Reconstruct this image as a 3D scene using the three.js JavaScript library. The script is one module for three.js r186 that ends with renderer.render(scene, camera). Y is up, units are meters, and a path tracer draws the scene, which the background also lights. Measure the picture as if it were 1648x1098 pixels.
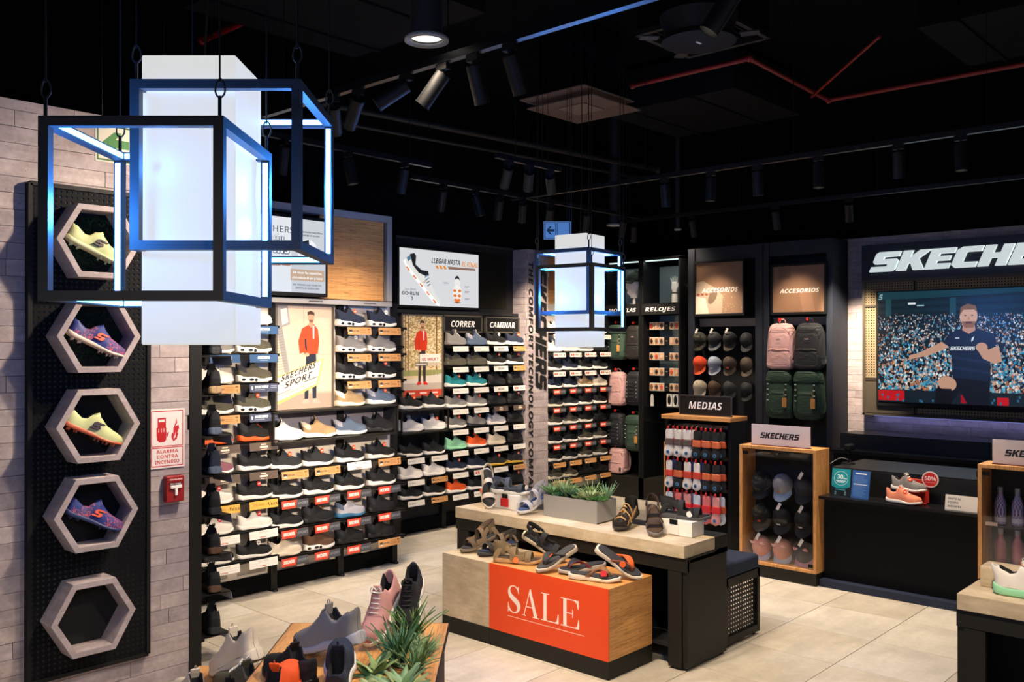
import * as THREE from 'three';
import { mergeGeometries } from 'three/addons/utils/BufferGeometryUtils.js';
import { RoundedBoxGeometry } from 'three/addons/geometries/RoundedBoxGeometry.js';
import { RectAreaLightUniformsLib } from 'three/addons/lights/RectAreaLightUniformsLib.js';
import { FontLoader } from 'three/addons/loaders/FontLoader.js';
import { TextGeometry } from 'three/addons/geometries/TextGeometry.js';

// ---------- camera, exposure, large lights ----------
// World: x runs along the shoe walls, -z runs along the screen wall, y is up, metres. The camera stands at the origin, 1.75 m up.
RectAreaLightUniformsLib.init();
const scene = new THREE.Scene();
scene.background = new THREE.Color(0.30, 0.30, 0.40);   // even bluish background, out of view, lighting the shop through openings behind the camera
const camera = new THREE.PerspectiveCamera(40.84, 1648 / 1098, 0.05, 60);
camera.position.set(0, 1.75, 0);
camera.lookAt(0.7361, 1.75407, -0.6769);
const renderer = new THREE.WebGLRenderer();
renderer.toneMapping = THREE.LinearToneMapping;
renderer.toneMappingExposure = 1.0;
renderer.shadowMap.enabled = true;
const SPOT = 0.78;               // overall strength of the track spotlights
const WARM = new THREE.Color(1.0, 0.80, 0.58), NEUTRAL = new THREE.Color(1.0, 0.81, 0.61), COOL = new THREE.Color(0.04, 0.27, 1.0);

// ---------- helpers ----------
let seedState = 7;
const rnd = () => { seedState = (seedState * 1664525 + 1013904223) >>> 0; return seedState / 4294967296; };
const rr = (a, b) => a + (b - a) * rnd();
const clamp = (x, a, b) => Math.min(b, Math.max(a, x)), lerp = (a, b, t) => a + (b - a) * t;
const smooth = (a, b, x) => { const t = clamp((x - a) / (b - a), 0, 1); return t * t * (3 - 2 * t); };
const table = (pts) => (s) => { for (let i = 1; i < pts.length; i++) if (s <= pts[i][0]) { const t = (s - pts[i - 1][0]) / (pts[i][0] - pts[i - 1][0]), u = t * t * (3 - 2 * t); return lerp(pts[i - 1][1], pts[i][1], u); } return pts[pts.length - 1][1]; };
const ORD = ['first', 'second', 'third', 'fourth', 'fifth', 'sixth', 'seventh', 'eighth', 'ninth', 'tenth', 'eleventh', 'twelfth'];
const usedNames = {};
const numbered = (n) => { const k = usedNames[n] ?? 0; usedNames[n] = k + 1; return k ? n + '_' + String(k).padStart(3, '0') : n; };
const shade = (o) => { o.castShadow = true; o.receiveShadow = true; return o; };
const AX = -Math.PI / 2;        // turn of a thing on the screen wall (faces -x); things on the shoe walls have turn 0 (face +z)
const CAMT = -0.8273;           // turn of the near tables and the near lamp
function thing(name, label, category, [a, y, b] = [0, 0, 0], turn = 0, group) {
  const o = new THREE.Group(); o.name = numbered(name); o.position.set(a, y, -b); o.rotation.y = turn;
  o.userData = { label, category }; if (group) o.userData.group = group;
  scene.add(o); return o;
}
function merge(g) {
  if (!Array.isArray(g)) return g;
  if (g.length === 1) return g[0];
  return mergeGeometries(g.map((q) => { const n = q.index ? q.toNonIndexed() : q.clone(); for (const k of Object.keys(n.attributes)) if (!['position', 'normal', 'uv'].includes(k)) n.deleteAttribute(k); n.morphAttributes = {}; return n; }));
}
function part(parent, name, g, m, label) {
  const o = shade(new THREE.Mesh(merge(g), m)); o.name = name; if (label) o.userData.label = label; parent.add(o); return o;
}
function single(name, label, category, g, m, pos, turn = 0, group) {
  const o = shade(new THREE.Mesh(merge(g), m)); o.name = numbered(name); o.position.set(pos[0], pos[1], -pos[2]); o.rotation.y = turn;
  o.userData = { label, category }; if (group) o.userData.group = group; scene.add(o); return o;
}
function struct(name, g, m, label, pos = [0, 0, 0], turn = 0) {
  const o = shade(new THREE.Mesh(merge(g), m)); o.name = name; o.position.set(pos[0], pos[1], -pos[2]); o.rotation.y = turn;
  o.userData = { kind: 'structure', label }; scene.add(o); return o;
}
function clone(root, label, pos, turn, group) {
  const r = root.clone(); r.name = numbered(root.name.replace(/_\d{3}$/, '')); r.userData = { ...root.userData, label }; if (group) r.userData.group = group;
  r.position.set(pos[0], pos[1], -pos[2]); r.rotation.set(0, turn, 0); scene.add(r); return r;
}
// geometry
const move = (g, x = 0, y = 0, z = 0) => g.translate(x, y, z);
function metreUV(g, ox = 0, oy = 0) {
  const p = g.attributes.position, n = g.attributes.normal, uv = g.attributes.uv;
  for (let i = 0; i < p.count; i++) {
    const ax = Math.abs(n.getX(i)), ay = Math.abs(n.getY(i)), az = Math.abs(n.getZ(i)), x = p.getX(i), y = p.getY(i), z = p.getZ(i);
    if (az >= ax && az >= ay) uv.setXY(i, x + ox, y + oy); else if (ax >= ay) uv.setXY(i, z + ox, y + oy); else uv.setXY(i, x + ox, z + oy);
  }
  return g;
}
const box = (w, h, d, x = 0, y = 0, z = 0) => metreUV(new THREE.BoxGeometry(w, h, d).translate(x, y, z));
const rbox = (w, h, d, r, x = 0, y = 0, z = 0, seg = 1) => metreUV(new RoundedBoxGeometry(w, h, d, seg, Math.min(r, w / 2.01, h / 2.01, d / 2.01)).translate(x, y, z));
const cyl = (r1, r2, h, x = 0, y = 0, z = 0, n = 16, open = false) => new THREE.CylinderGeometry(r1, r2, h, n, 1, open).translate(x, y, z);
const tube = (pts, r, n = 12, k = 5, closed = false) => new THREE.TubeGeometry(new THREE.CatmullRomCurve3(pts.map((p) => new THREE.Vector3(...p)), closed), n, r, k, closed);
const lathe = (pts, n = 20) => new THREE.LatheGeometry(pts.map((p) => new THREE.Vector2(...p)), n);
const plane = (w, h, x = 0, y = 0, z = 0) => new THREE.PlaneGeometry(w, h).translate(x, y, z);
// a thin box whose front (+z) face carries a whole picture; the rim is the picture's border colour
function card(w, h, d = 0.004, x = 0, y = 0, z = 0) {
  const g = new THREE.BoxGeometry(w, h, d), uv = g.attributes.uv; for (let i = 0; i < uv.count; i++) if (i < 16 || i > 19) uv.setXY(i, 0.004, 0.004);
  return g.translate(x, y, z);
}
function grid(nu, nv, f, closeV = false) {          // lofted surface: f(u,v) -> [x,y,z], u,v in 0..1
  const pos = [], uv = [], idx = [];
  for (let i = 0; i <= nu; i++) for (let j = 0; j <= nv; j++) { pos.push(...f(i / nu, j / nv, i, j)); uv.push(i / nu, j / nv); }
  for (let i = 0; i < nu; i++) for (let j = 0; j < nv; j++) { const a = i * (nv + 1) + j, b = a + 1, c = a + nv + 1, d = c + 1; idx.push(a, c, b, b, c, d); }
  const g = new THREE.BufferGeometry(); g.setAttribute('position', new THREE.Float32BufferAttribute(pos, 3)); g.setAttribute('uv', new THREE.Float32BufferAttribute(uv, 2)); g.setIndex(idx); g.computeVertexNormals(); return g;
}
function ribbon(pts, width, thick = 0.003) {        // a strap: pts = [[x,y,z, wx,wy,wz]], w = unit direction across the strap
  const P = new THREE.CatmullRomCurve3(pts.map((p) => new THREE.Vector3(p[0], p[1], p[2]))), W = new THREE.CatmullRomCurve3(pts.map((p) => new THREE.Vector3(p[3], p[4], p[5])));
  const n = Math.max(8, pts.length * 3);
  return grid(n, 8, (u, v) => {
    const c = P.getPoint(u), t = P.getTangent(u), w = W.getPoint(u).normalize(), nn = new THREE.Vector3().crossVectors(t, w).normalize(), a = v * 2 * Math.PI;
    const q = Math.cos(a), s = Math.sin(a), ex = Math.sign(q) * Math.pow(Math.abs(q), 0.45) * width / 2, ey = Math.sign(s) * Math.pow(Math.abs(s), 0.6) * thick;
    return [c.x + w.x * ex + nn.x * ey, c.y + w.y * ex + nn.y * ey, c.z + w.z * ex + nn.z * ey];
  });
}
// ---------- computed textures ----------
function hash(x, y, s) { let h = (x * 374761393 + y * 668265263 + s * 2147483647) | 0; h = Math.imul(h ^ (h >>> 13), 1274126177); return ((h ^ (h >>> 16)) >>> 0) / 4294967296; }
function vnoise(x, y, px, py, s) {
  const ix = Math.floor(x), iy = Math.floor(y), fx = x - ix, fy = y - iy, u = fx * fx * (3 - 2 * fx), v = fy * fy * (3 - 2 * fy), m = (i, p) => ((i % p) + p) % p;
  const h = (a, b) => hash(m(a, px), m(b, py), s);
  return lerp(lerp(h(ix, iy), h(ix + 1, iy), u), lerp(h(ix, iy + 1), h(ix + 1, iy + 1), u), v);
}
function fbm(u, v, fx, fy, oct, s) { let a = 0.5, t = 0, n = 0; for (let i = 0; i < oct; i++) { t += a * vnoise(u * fx, v * fy, fx, fy, s + i); n += a; a *= 0.55; fx *= 2; fy *= 2; } return t / n; }
function tex(size, f, srgb = true, rep = [1, 1], sy = size) {
  const d = new Uint8Array(size * sy * 4);
  for (let y = 0; y < sy; y++) for (let x = 0; x < size; x++) { const c = f(x / size, y / sy, x, y), o = (y * size + x) * 4; d[o] = clamp(c[0], 0, 255); d[o + 1] = clamp(c[1], 0, 255); d[o + 2] = clamp(c[2], 0, 255); d[o + 3] = c[3] ?? 255; }
  const t = new THREE.DataTexture(d, size, sy); t.wrapS = t.wrapT = THREE.RepeatWrapping; t.magFilter = THREE.LinearFilter; t.minFilter = THREE.LinearMipmapLinearFilter; t.repeat.set(...rep); if (srgb) t.colorSpace = THREE.SRGBColorSpace; t.needsUpdate = true; return t;
}
function canvasTex(w, h, draw) {
  const c = document.createElement('canvas'); c.width = w; c.height = h; const g = c.getContext('2d'); draw(g, w, h);
  const t = new THREE.CanvasTexture(c); t.colorSpace = THREE.SRGBColorSpace; t.magFilter = THREE.LinearFilter; return t;
}
const rgb = (c) => { const n = parseInt(c.slice(1), 16); return [n >> 16, (n >> 8) & 255, n & 255]; };
const mats = {};
function M(color, rough = 0.6, metal = 0, extra) {
  const key = color + '/' + rough + '/' + metal; if (!extra && mats[key]) return mats[key];
  const m = new THREE.MeshStandardMaterial({ color, roughness: rough, metalness: metal, ...extra }); if (!extra) mats[key] = m; return m;
}
// flat black paint and textiles with hardly any sheen
const dull = (color, rough = 0.95, spec = 0.15) => new THREE.MeshPhysicalMaterial({ color, roughness: rough, specularIntensity: spec });
const pic = (t, rough = 0.5, glow = 0) => new THREE.MeshStandardMaterial(glow ? { color: 0x050505, roughness: rough, emissive: 0xffffff, emissiveMap: t, emissiveIntensity: glow } : { map: t, roughness: rough });

// concrete-look boards, poured concrete, oak veneer, porcelain, knit
const concreteF = (s, base, amp, pits) => (u, v) => {
  const n = fbm(u, v, 6, 6, 5, s) - 0.5, st = fbm(u, v, 3, 40, 3, s + 20) - 0.5, p = vnoise(u * 90, v * 90, 90, 90, s + 40) > 1 - pits ? -60 : 0, q = fbm(u, v, 64, 64, 2, s + 60) - 0.5;
  const k = n * amp + st * amp * 0.55 + q * 22 + p; return [base[0] + k, base[1] + k, base[2] + k];
};
const T = {};
T.board = tex(512, concreteF(3, [188, 180, 180], 62, 0.03), true, [1.1, 1.1]);
T.boardB = tex(512, concreteF(23, [188, 180, 180], 50, 0.03), false, [1.1, 1.1]);
T.concrete = tex(512, (u, v) => {
  const n = fbm(u, v, 5, 5, 5, 71) - 0.5, w = fbm(u, v, 12, 60, 3, 91) - 0.5, m = Math.abs(fbm(u, v, 7, 7, 4, 95) - 0.5), p = vnoise(u * 70, v * 70, 70, 70, 80) > 0.985 ? -55 : 0;
  const k = n * 70 + w * 26 - smooth(0.02, 0, m) * 7 + p; return [204 + k, 193 + k, 172 + k * 1.05];
}, true, [1.4, 1.4]);
T.tile = tex(512, (u, v) => { const n = fbm(u, v, 4, 4, 5, 11) - 0.5, q = fbm(u, v, 40, 40, 3, 17) - 0.5, w = fbm(u, v, 3, 14, 4, 31) - 0.5, k = n * 34 + q * 14 + w * 22; return [196 + k, 190 + k, 178 + k]; }, true, [1.3, 1.3]);
T.tileR = tex(256, (u, v) => { const n = fbm(u, v, 8, 8, 4, 41) * 90; return [0, 85 + n, 0]; }, false, [1.3, 1.3]);
const oakF = (s, along) => (u, v) => {
  const [a, b] = along ? [u, v] : [v, u], g = fbm(a, b, 3, 90, 3, s) - 0.5, p = vnoise(a * 14, b * 220, 14, 220, s + 9), w = fbm(a, b, 2, 8, 3, s + 4) - 0.5, k = g * 66 + w * 44 - smooth(0.62, 0.95, p) * 46; return [204 + k * 0.8, 148 + k * 0.7, 86 + k * 0.5];
};
T.oak = tex(512, oakF(5, true), true, [1.6, 1.6]);
T.oakV = tex(512, oakF(5, false), true, [1.6, 1.6]);
T.knit = tex(128, (u, v) => { const a = Math.sin(u * Math.PI * 2 * 16), b = Math.sin(v * Math.PI * 2 * 16 + (Math.floor(u * 16) % 2) * Math.PI), k = 128 + 70 * a * b; return [k, k, k]; }, false, [3, 3]);
const hole = (size, n, r) => (u, v) => { const x = (u * n) % 1 - 0.5, y = (v * n) % 1 - 0.5, h = x * x + y * y < r * r ? 0 : 255; return [h, h, h]; };
T.holes = tex(256, hole(256, 8, 0.24), false, [5, 5]);           // 8 holes per 0.2 m
const perforated = (color, rough = 0.55) => new THREE.MeshPhysicalMaterial({ color, roughness: rough, specularIntensity: 0.25, alphaMap: T.holes, alphaTest: 0.5, side: THREE.DoubleSide });
const MT = {
  black: dull('#0a0b0d', 0.6, 0.5), matte: dull('#070809'), frame: dull('#0f0f0e', 0.6, 0.6), olive: dull('#1a1914', 0.55, 0.6), steel: M('#6b6b6b', 0.35, 0.9), chrome: M('#c9c9c9', 0.2, 1), white: M('#e8e4dc', 0.6), wallwhite: M('#cfc7bc', 0.8),
  navy: M('#081120', 0.65), red: M('#b01818', 0.5), glass: new THREE.MeshPhysicalMaterial({ color: 0xffffff, roughness: 0.02, transmission: 1, thickness: 0, ior: 1.5 }),
  acrylic: new THREE.MeshPhysicalMaterial({ color: 0xf2f6f6, roughness: 0.08, transmission: 1, thickness: 0, ior: 1.49 }),
  concrete: new THREE.MeshStandardMaterial({ map: T.concrete, color: '#efe6d8', roughness: 0.8 }), oak: new THREE.MeshStandardMaterial({ map: T.oak, roughness: 0.45 }), oakV: new THREE.MeshStandardMaterial({ map: T.oakV, roughness: 0.45 }),
};
// the wordmark: slanted block letters, each a polygon on a 10 x 10 square
const GLYPH = {
  S: [[[1, 0], [9, 0], [10, 1], [10, 5.2], [9, 6.2], [3.6, 6.2], [3.6, 7.6], [9.6, 7.6], [9.6, 10], [1, 10], [0, 9], [0, 5], [1, 4], [6.4, 4], [6.4, 2.4], [0, 2.4], [0, 0]]],
  K: [[[0, 0], [3.5, 0], [3.5, 3.4], [4.4, 4.1], [6.8, 0], [10.8, 0], [7, 5.8], [10.6, 10], [6.5, 10], [3.5, 6.3], [3.5, 10], [0, 10]]],
  E: [[[0, 0], [9, 0], [9, 2.4], [3.5, 2.4], [3.5, 4], [8.2, 4], [8.2, 6.1], [3.5, 6.1], [3.5, 7.6], [9, 7.6], [9, 10], [0, 10]]],
  C: [[[1.6, 0], [9, 0], [9, 2.4], [4, 2.4], [3.5, 2.9], [3.5, 7.1], [4, 7.6], [9, 7.6], [9, 10], [1.6, 10], [0, 8.6], [0, 1.4]]],
  H: [[[0, 0], [3.5, 0], [3.5, 3.9], [6.4, 3.9], [6.4, 0], [9.9, 0], [9.9, 10], [6.4, 10], [6.4, 6.2], [3.5, 6.2], [3.5, 10], [0, 10]]],
  R: [[[0, 0], [3.5, 0], [3.5, 3.4], [4.8, 3.4], [6.9, 0], [10.8, 0], [8.4, 3.7], [9.9, 4.6], [9.9, 8.8], [8.7, 10], [0, 10]], [[3.5, 5.6], [6.4, 5.6], [6.4, 7.7], [3.5, 7.7]]],
};
const WORD = 'SKECHERS', WORDW = 94;                       // width of the word in glyph units
function wordShapes(k = 0.34) {                            // k = slant
  const out = []; let x = 0;
  for (const ch of WORD) {
    const [o, hole_] = GLYPH[ch], sh = new THREE.Shape(o.map(([px, py]) => new THREE.Vector2(x + px + py * k, py)));
    if (hole_) sh.holes.push(new THREE.Path(hole_.map(([px, py]) => new THREE.Vector2(x + px + py * k, py)))); out.push(sh);
    x += Math.max(...o.map((p) => p[0])) + 1.1 + (ch === 'K' || ch === 'R' ? -0.6 : 0);
  }
  return out;
}
function wordOn(g, x, y, w, h, color) {                    // the same wordmark drawn on a canvas, (x,y) = top left
  const sx = w / (WORDW - 3), sy = h / 10; g.fillStyle = color;
  for (const s of wordShapes()) { g.beginPath(); for (const path of [s.getPoints(), ...s.holes.map((q) => q.getPoints())]) { path.forEach((p, i) => (i ? g.lineTo(x + p.x * sx, y + h - p.y * sy) : g.moveTo(x + p.x * sx, y + h - p.y * sy))); g.closePath(); } g.fill('evenodd'); }
}
function txt(g, s, x, y, size, color, o = {}) {            // text with stretch, slant, weight
  g.save(); g.translate(x, y); g.transform(o.sx ?? 1, 0, -(o.slant ?? 0), 1, 0, 0); g.font = `${o.w ?? 'bold'} ${size}px ${o.f ?? 'sans-serif'}`; g.textAlign = o.align ?? 'center'; g.textBaseline = 'middle'; g.fillStyle = color;
  if (o.stroke) { g.lineWidth = o.stroke; g.strokeStyle = o.sc ?? color; g.strokeText(s, 0, 0); } g.fillText(s, 0, 0); g.restore();
}
const fill = (g, c, x, y, w, h) => { g.fillStyle = c; g.fillRect(x, y, w, h); };
const poly = (g, c, p) => { g.fillStyle = c; g.beginPath(); p.forEach(([x, y], i) => (i ? g.lineTo(x, y) : g.moveTo(x, y))); g.closePath(); g.fill(); };
const oval = (g, c, x, y, a, b, r = 0) => { g.fillStyle = c; g.beginPath(); g.ellipse(x, y, a, b, r, 0, Math.PI * 2); g.fill(); };
// ---------- track spotlights: fitting + light ----------
const headGeo = merge([cyl(0.036, 0.036, 0.17, 0, -0.085, 0, 20, true), cyl(0.036, 0.036, 0.004, 0, 0, 0, 20)]), rimGeo = cyl(0.0375, 0.0375, 0.006, 0, -0.168, 0, 20, true), lensGeo = new THREE.CircleGeometry(0.031, 20).rotateX(Math.PI / 2).translate(0, -0.135, 0);
const headMat = dull('#0e0f10', 0.5, 0.5), lensMat = new THREE.MeshStandardMaterial({ color: 0x332b20, emissive: new THREE.Color(1, 0.86, 0.66), emissiveIntensity: 5 });
const armGeo = merge([box(0.03, 0.03, 0.07, 0, 0.035, 0), cyl(0.008, 0.008, 0.05, 0, 0.01, 0, 8)]);
function spot(a, y, b, ta, ty, tb, cd, angle, label, color = NEUTRAL, pen = 0.7) {
  const t = thing('track_spotlight', label, 'spotlight', [a, y - 0.05, b], 0, 'track spotlights');
  part(t, 'track_adapter', armGeo, MT.black);
  const aim = new THREE.Vector3(ta - a, ty - y + 0.05, -(tb - b)).normalize(), head = new THREE.Group(); head.name = 'lamp_head'; head.quaternion.setFromUnitVectors(new THREE.Vector3(0, -1, 0), aim); t.add(head);
  part(head, 'housing', headGeo, headMat); part(head, 'front_ring', rimGeo, MT.black); part(head, 'lens', lensGeo, lensMat);
  const l = new THREE.SpotLight(color, cd * SPOT, 0, angle, pen, 2); l.name = 'lamp'; l.castShadow = true; l.shadow.radius = 2; l.shadow.mapSize.set(1024, 1024);
  l.position.copy(aim).multiplyScalar(0.178); l.target.position.copy(aim).multiplyScalar(3); t.add(l); t.add(l.target); l.target.name = 'lamp_aim';
}
function track(name, a0, b0, a1, b1, y, label) {
  const len = Math.hypot(a1 - a0, b1 - b0), along = Math.abs(a1 - a0) > Math.abs(b1 - b0);
  const t = thing(name, label, 'lighting track', [(a0 + a1) / 2, y, (b0 + b1) / 2], along ? 0 : Math.PI / 2, 'lighting tracks under the ceiling');
  part(t, 'rail', box(len, 0.036, 0.036, 0, 0.02, 0), M('#0c0d10', 0.4, 0.2));
  const n = Math.max(2, Math.round(len / 1.2)); for (let i = 0; i < n; i++) part(t, 'hanger_wire', cyl(0.003, 0.003, 4.2 - y - 0.04, -len / 2 + 0.2 + i * (len - 0.4) / (n - 1), (4.2 - y + 0.04) / 2, 0, 5), MT.black);
}
// ---------- room shell ----------
const shell = dull('#08090a'), shellUp = dull('#070708');
const floorO = struct('floor', box(11.2, 0.16, 9.6, 3.9, -0.0855, 0), M('#6d675d', 0.9), 'pale beige porcelain tiled floor', [0, 0, 2.2]);
{
  const pitch = 0.5335, tileGeos = [0, 1, 2, 3].map((i) => metreUV(new RoundedBoxGeometry(pitch - 0.004, 0.006, pitch - 0.004, 1, 0.0012), i * 0.37, i * 0.61)), tileMats = ['#ffffff', '#f6f3ee', '#fbf8f2', '#f1eee8'].map((c) => new THREE.MeshStandardMaterial({ map: T.tile, color: c, roughness: 1, roughnessMap: T.tileR }));
  const rest = [];
  for (let i = -5; i < 15; i++) for (let j = -9; j < 9; j++) {
    const a = 1.7 + (i + 0.5) * pitch, b = 2.105 + (j + 0.5) * pitch; if (a < -1.6 || a > 9.3 || b < -2.5 || b > 6.6) continue;
    const depth = 0.7361 * a + 0.6769 * b, lat = 0.6769 * a - 0.7361 * b, inView = depth > 2.6 && Math.abs(lat) < depth * 0.62 + 0.5 && b < 6.6, k = Math.floor(rnd() * 4), m = Math.floor(rnd() * 4);
    if (inView) { const t = part(floorO, 'floor_tile', tileGeos[k], tileMats[m]); t.position.set(a, -0.0045, -b + 2.2); } else rest.push(tileGeos[k].clone().translate(a, -0.0045, -b + 2.2));
  }
  const r = part(floorO, 'floor_tile_field', rest, tileMats[0]); r.userData.kind = 'stuff';
}
struct('ceiling', box(11.2, 0.15, 9.6, 3.9, 4.28, 0), shellUp, 'black painted ceiling slab', [0, 0, 2.2]);
struct('wall_back', box(11.2, 4.3, 0.2, 3.9, 2.1, 0), shell, 'black wall behind the shoe shelving', [0, 0, 6.72]);
struct('wall_right', box(0.2, 4.3, 9.4, 9.3, 2.1, 0), shell, 'black wall behind the accessories and the screen', [0, 0, 2.1]);
struct('wall_front', [box(0.2, 4.3, 1.0, -1.7, 2.1, 4.2), box(0.2, 4.3, 1.9, -1.7, 2.1, -3.75), box(0.2, 1.3, 6.5, -1.7, 3.6, 0.45)], M('#5a5550', 0.9), 'unseen grey wall behind the camera, opening placed to let ambient light in', [0, 0, 2.1]);  // unseen wall, its opening lets the bluish background light the shop
struct('wall_side', [box(0.9, 4.3, 0.2, -1.25, 2.1, 0), box(3.6, 4.3, 0.2, 7.7, 2.1, 0), box(6.7, 1.3, 0.2, 2.55, 3.6, 0)], M('#5a5550', 0.9), 'unseen grey wall along the near side, wide opening placed to let light in', [0, 0, -2.5]);  // also out of view, opened wide for more of that ambient light
// board-marked concrete cladding: each board is a piece
const boardMats = ['#d3cccc', '#cec7c8', '#d8d1cf', '#c9c2c4', '#d2cac7'].map((c) => new THREE.MeshStandardMaterial({ map: T.board, color: c, roughness: 0.85, bumpMap: T.boardB, bumpScale: 0.003 }));
const boardGeos = {};
function boards(parent, x0, x1, y0, y1, z, rowH, lens, keep = () => true, thick = 0.02, place) {
  let row = 0;
  for (let y = y0; y < y1 - 0.01; y += rowH, row++) {
    const h = Math.min(rowH, y1 - y); let x = x0 - rr(0, 1) * lens[0];
    while (x < x1) {
      const len = lens[Math.floor(rnd() * lens.length)], a = Math.max(x, x0), b = Math.min(x + len, x1); x += len; const w = b - a; if (w < 0.02 || !keep((a + b) / 2, y + h / 2, a, b, y, y + h)) continue;
      const key = w.toFixed(3) + '/' + h.toFixed(3) + '/' + Math.floor(rnd() * 3); boardGeos[key] ??= metreUV(new RoundedBoxGeometry(w - 0.0016, h - 0.0016, thick, 1, 0.0016), rnd() * 3, rnd() * 3);
      const m = part(parent, 'board', boardGeos[key], boardMats[Math.floor(rnd() * boardMats.length)]); const zz = z + rr(-0.0015, 0.0015); if (place) place(m, (a + b) / 2, y + h / 2, zz); else m.position.set((a + b) / 2, y + h / 2, zz);
    }
  }
}
const joint = M('#6c6668', 0.95);
{ // left wall with the hexagon shelves
  const w = struct('wall_left', box(4.0, 2.88, 2.06, 0.41, 1.44, 0), joint, 'board-marked grey concrete wall at the left', [0, 0, 5.58]);
  boards(w, 0.8, 2.41, 0, 2.88, 1.03 + 0.008, 0.0765, [0.5, 0.75, 1.0], (x, y, a, b, ya, yb) => !(a > 1.64 && b < 2.13 && ya > 0.22 && yb < 2.46));
}
{ // screen wall
  const w = struct('wall_screen', box(0.2, 2.8, 6.2, 0, 1.4, 0), joint, 'board-marked grey concrete wall behind the big screen', [9.06, 0, 0.7]);
  boards(w, 0.35, 3.8, 0, 2.8, 0, 0.0765, [0.5, 0.75, 1.0], (b, y, b0, b1, ya, yb) => !(b1 < 3.46 && ya > 1.12 && yb < 2.66) && yb > 0.55, 0.02, (m, b, y, z) => { m.rotation.y = AX; m.position.set(-0.105 + z, y, -(b - 0.7)); });
}
{ // column with the lettering
  const w = struct('wall_column', box(0.31, 2.74, 0.4, 7.235, 1.37, 0), joint, 'pale board-marked column with upright black lettering', [0, 0, 6.5]);
  boards(w, 7.07, 7.4, 0.1, 2.74, 0.205, 0.0765, [0.3, 0.45, 0.6]);
  boards(w, -0.2, 0.2, 0.1, 2.74, 0, 0.0765, [0.3, 0.45], undefined, 0.02, (m, x, y) => { m.rotation.y = Math.PI / 2; m.position.set(7.075, y, x); });
  const font = await new FontLoader().loadAsync('fonts/droid/droid_sans_bold.typeface.json');
  const upright = (g, x, y) => { g.rotateZ(-Math.PI / 2).translate(x, y, 0.217); return g; };
  const t1 = new TextGeometry('THE COMFORT TECHNOLOGY COMPANY', { font, size: 0.066, depth: 0.004, curveSegments: 3 }); t1.computeBoundingBox(); t1.scale(2.5 / t1.boundingBox.max.x, 1, 1); t1.applyMatrix4(new THREE.Matrix4().makeShear(0, 0, 0.2, 0, 0, 0));
  part(w, 'lettering', upright(t1, 7.088, 2.62), M('#141414', 0.5));
  const t2 = wordShapes(); const e = new THREE.ExtrudeGeometry(t2, { depth: 0.006, bevelEnabled: false }); e.scale(1.38 / WORDW, 0.0175, 1);
  part(w, 'wordmark', upright(e, 7.192, 2.56), M('#141414', 0.5));
}
// furring that carries the left shoe wall
struct('wall_shelving', box(2.42, 2.76, 0.86, 3.63, 1.38, 0), shell, 'black furred-out wall carrying the left shoe shelving', [0, 0, 6.16]);

// ---------- ceiling equipment ----------
const TY = 3.05;
track('lighting_track', 2.9, 0.2, 2.9, 4.6, TY, 'black lighting track nearest the camera, running above the sale table');
track('lighting_track', -1.0, -0.6, 3.4, -0.6, TY, 'unseen black lighting track behind the camera, placed to light shelves and tables');  // out of view, placed for frontal light on shelves and tables
track('lighting_track', 4.62, 4.4, 5.32, 4.4, TY, 'added short black cross track lighting the back shelving');  // added track, carries extra light for the back shelving
track('lighting_track', 6.08, 0.2, 6.08, 5.6, TY, 'long black lighting track with upright spotlights before the screen wall');
track('lighting_track', 8.0, 0.2, 8.0, 5.9, TY, 'farthest black lighting track, close to the screen wall');
track('lighting_track', 2.6, 5.0, 4.55, 5.0, TY, 'short black lighting track over the left shoe wall');
track('lighting_track', 4.75, 5.45, 7.9, 5.45, TY, 'black lighting track over the black-backed shoe wall');
const sp = (n) => `black track spotlight, ${n}`;
// near track
spot(2.9, TY, 3.36, 1.75, 1.9, 4.5, 26, 0.75, sp('nearest one with its lens lit toward the hexagon wall'));
spot(2.9, TY, 3.1, 2.0, 0.7, 4.53, 12, 0.6, sp('added beside the lit lens on near track, lighting the lower hexagon wall'));  // added head, brightens the lower hexagon wall
spot(2.9, TY, 2.9, 4.0, 0.5, 3.1, 19, 0.45, sp('near track, left of the pair, aimed at the sale block'));
spot(2.9, TY, 2.68, 4.35, 0.6, 2.9, 19, 0.5, sp('near track, right one of the pair above the sale table'));
spot(2.9, TY, 3.73, 3.4, 1.2, 5.6, 18, 0.55, sp('near track, left of the lit lens, toward the left shoe wall'));
spot(2.9, TY, 3.94, 4.4, 1.2, 5.6, 20, 0.5, sp('near track, farthest left, toward the left shoe wall'));
spot(2.9, TY, 1.6, 2.1, 0.6, 2.9, 24, 0.55, sp('unseen on the near track, lighting the oak table'));  // out of view overhead, placed to light the oak table
spot(2.9, TY, 0.8, 4.4, 0.6, 1.1, 34, 0.5, sp('unseen on the near track, lighting the right-hand table'));  // out of view overhead, placed to light the right-hand table
// unseen track behind the camera, placed to light the left shoe wall and tables
spot(2.2, TY, -0.6, 3.45, 1.5, 5.6, 85, 0.2, sp('unseen track behind the camera, lighting the left shoe wall'));
spot(2.7, TY, -0.6, 4.2, 1.4, 5.6, 85, 0.2, sp('unseen track behind camera, lighting the middle of the left shoe wall'));
spot(3.2, TY, -0.6, 4.0, 0.5, 5.6, 80, 0.2, sp('unseen track behind the camera, lighting the low left shoe rows'));
spot(0.6, TY, -0.6, 4.0, 0.4, 3.4, 44, 0.2, sp('unseen track behind the camera, lighting the sale block front'));
spot(0.0, TY, -0.6, 1.6, 0.5, 3.1, 20, 0.3, sp('unseen track behind the camera, lighting the oak tables'));
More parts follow.
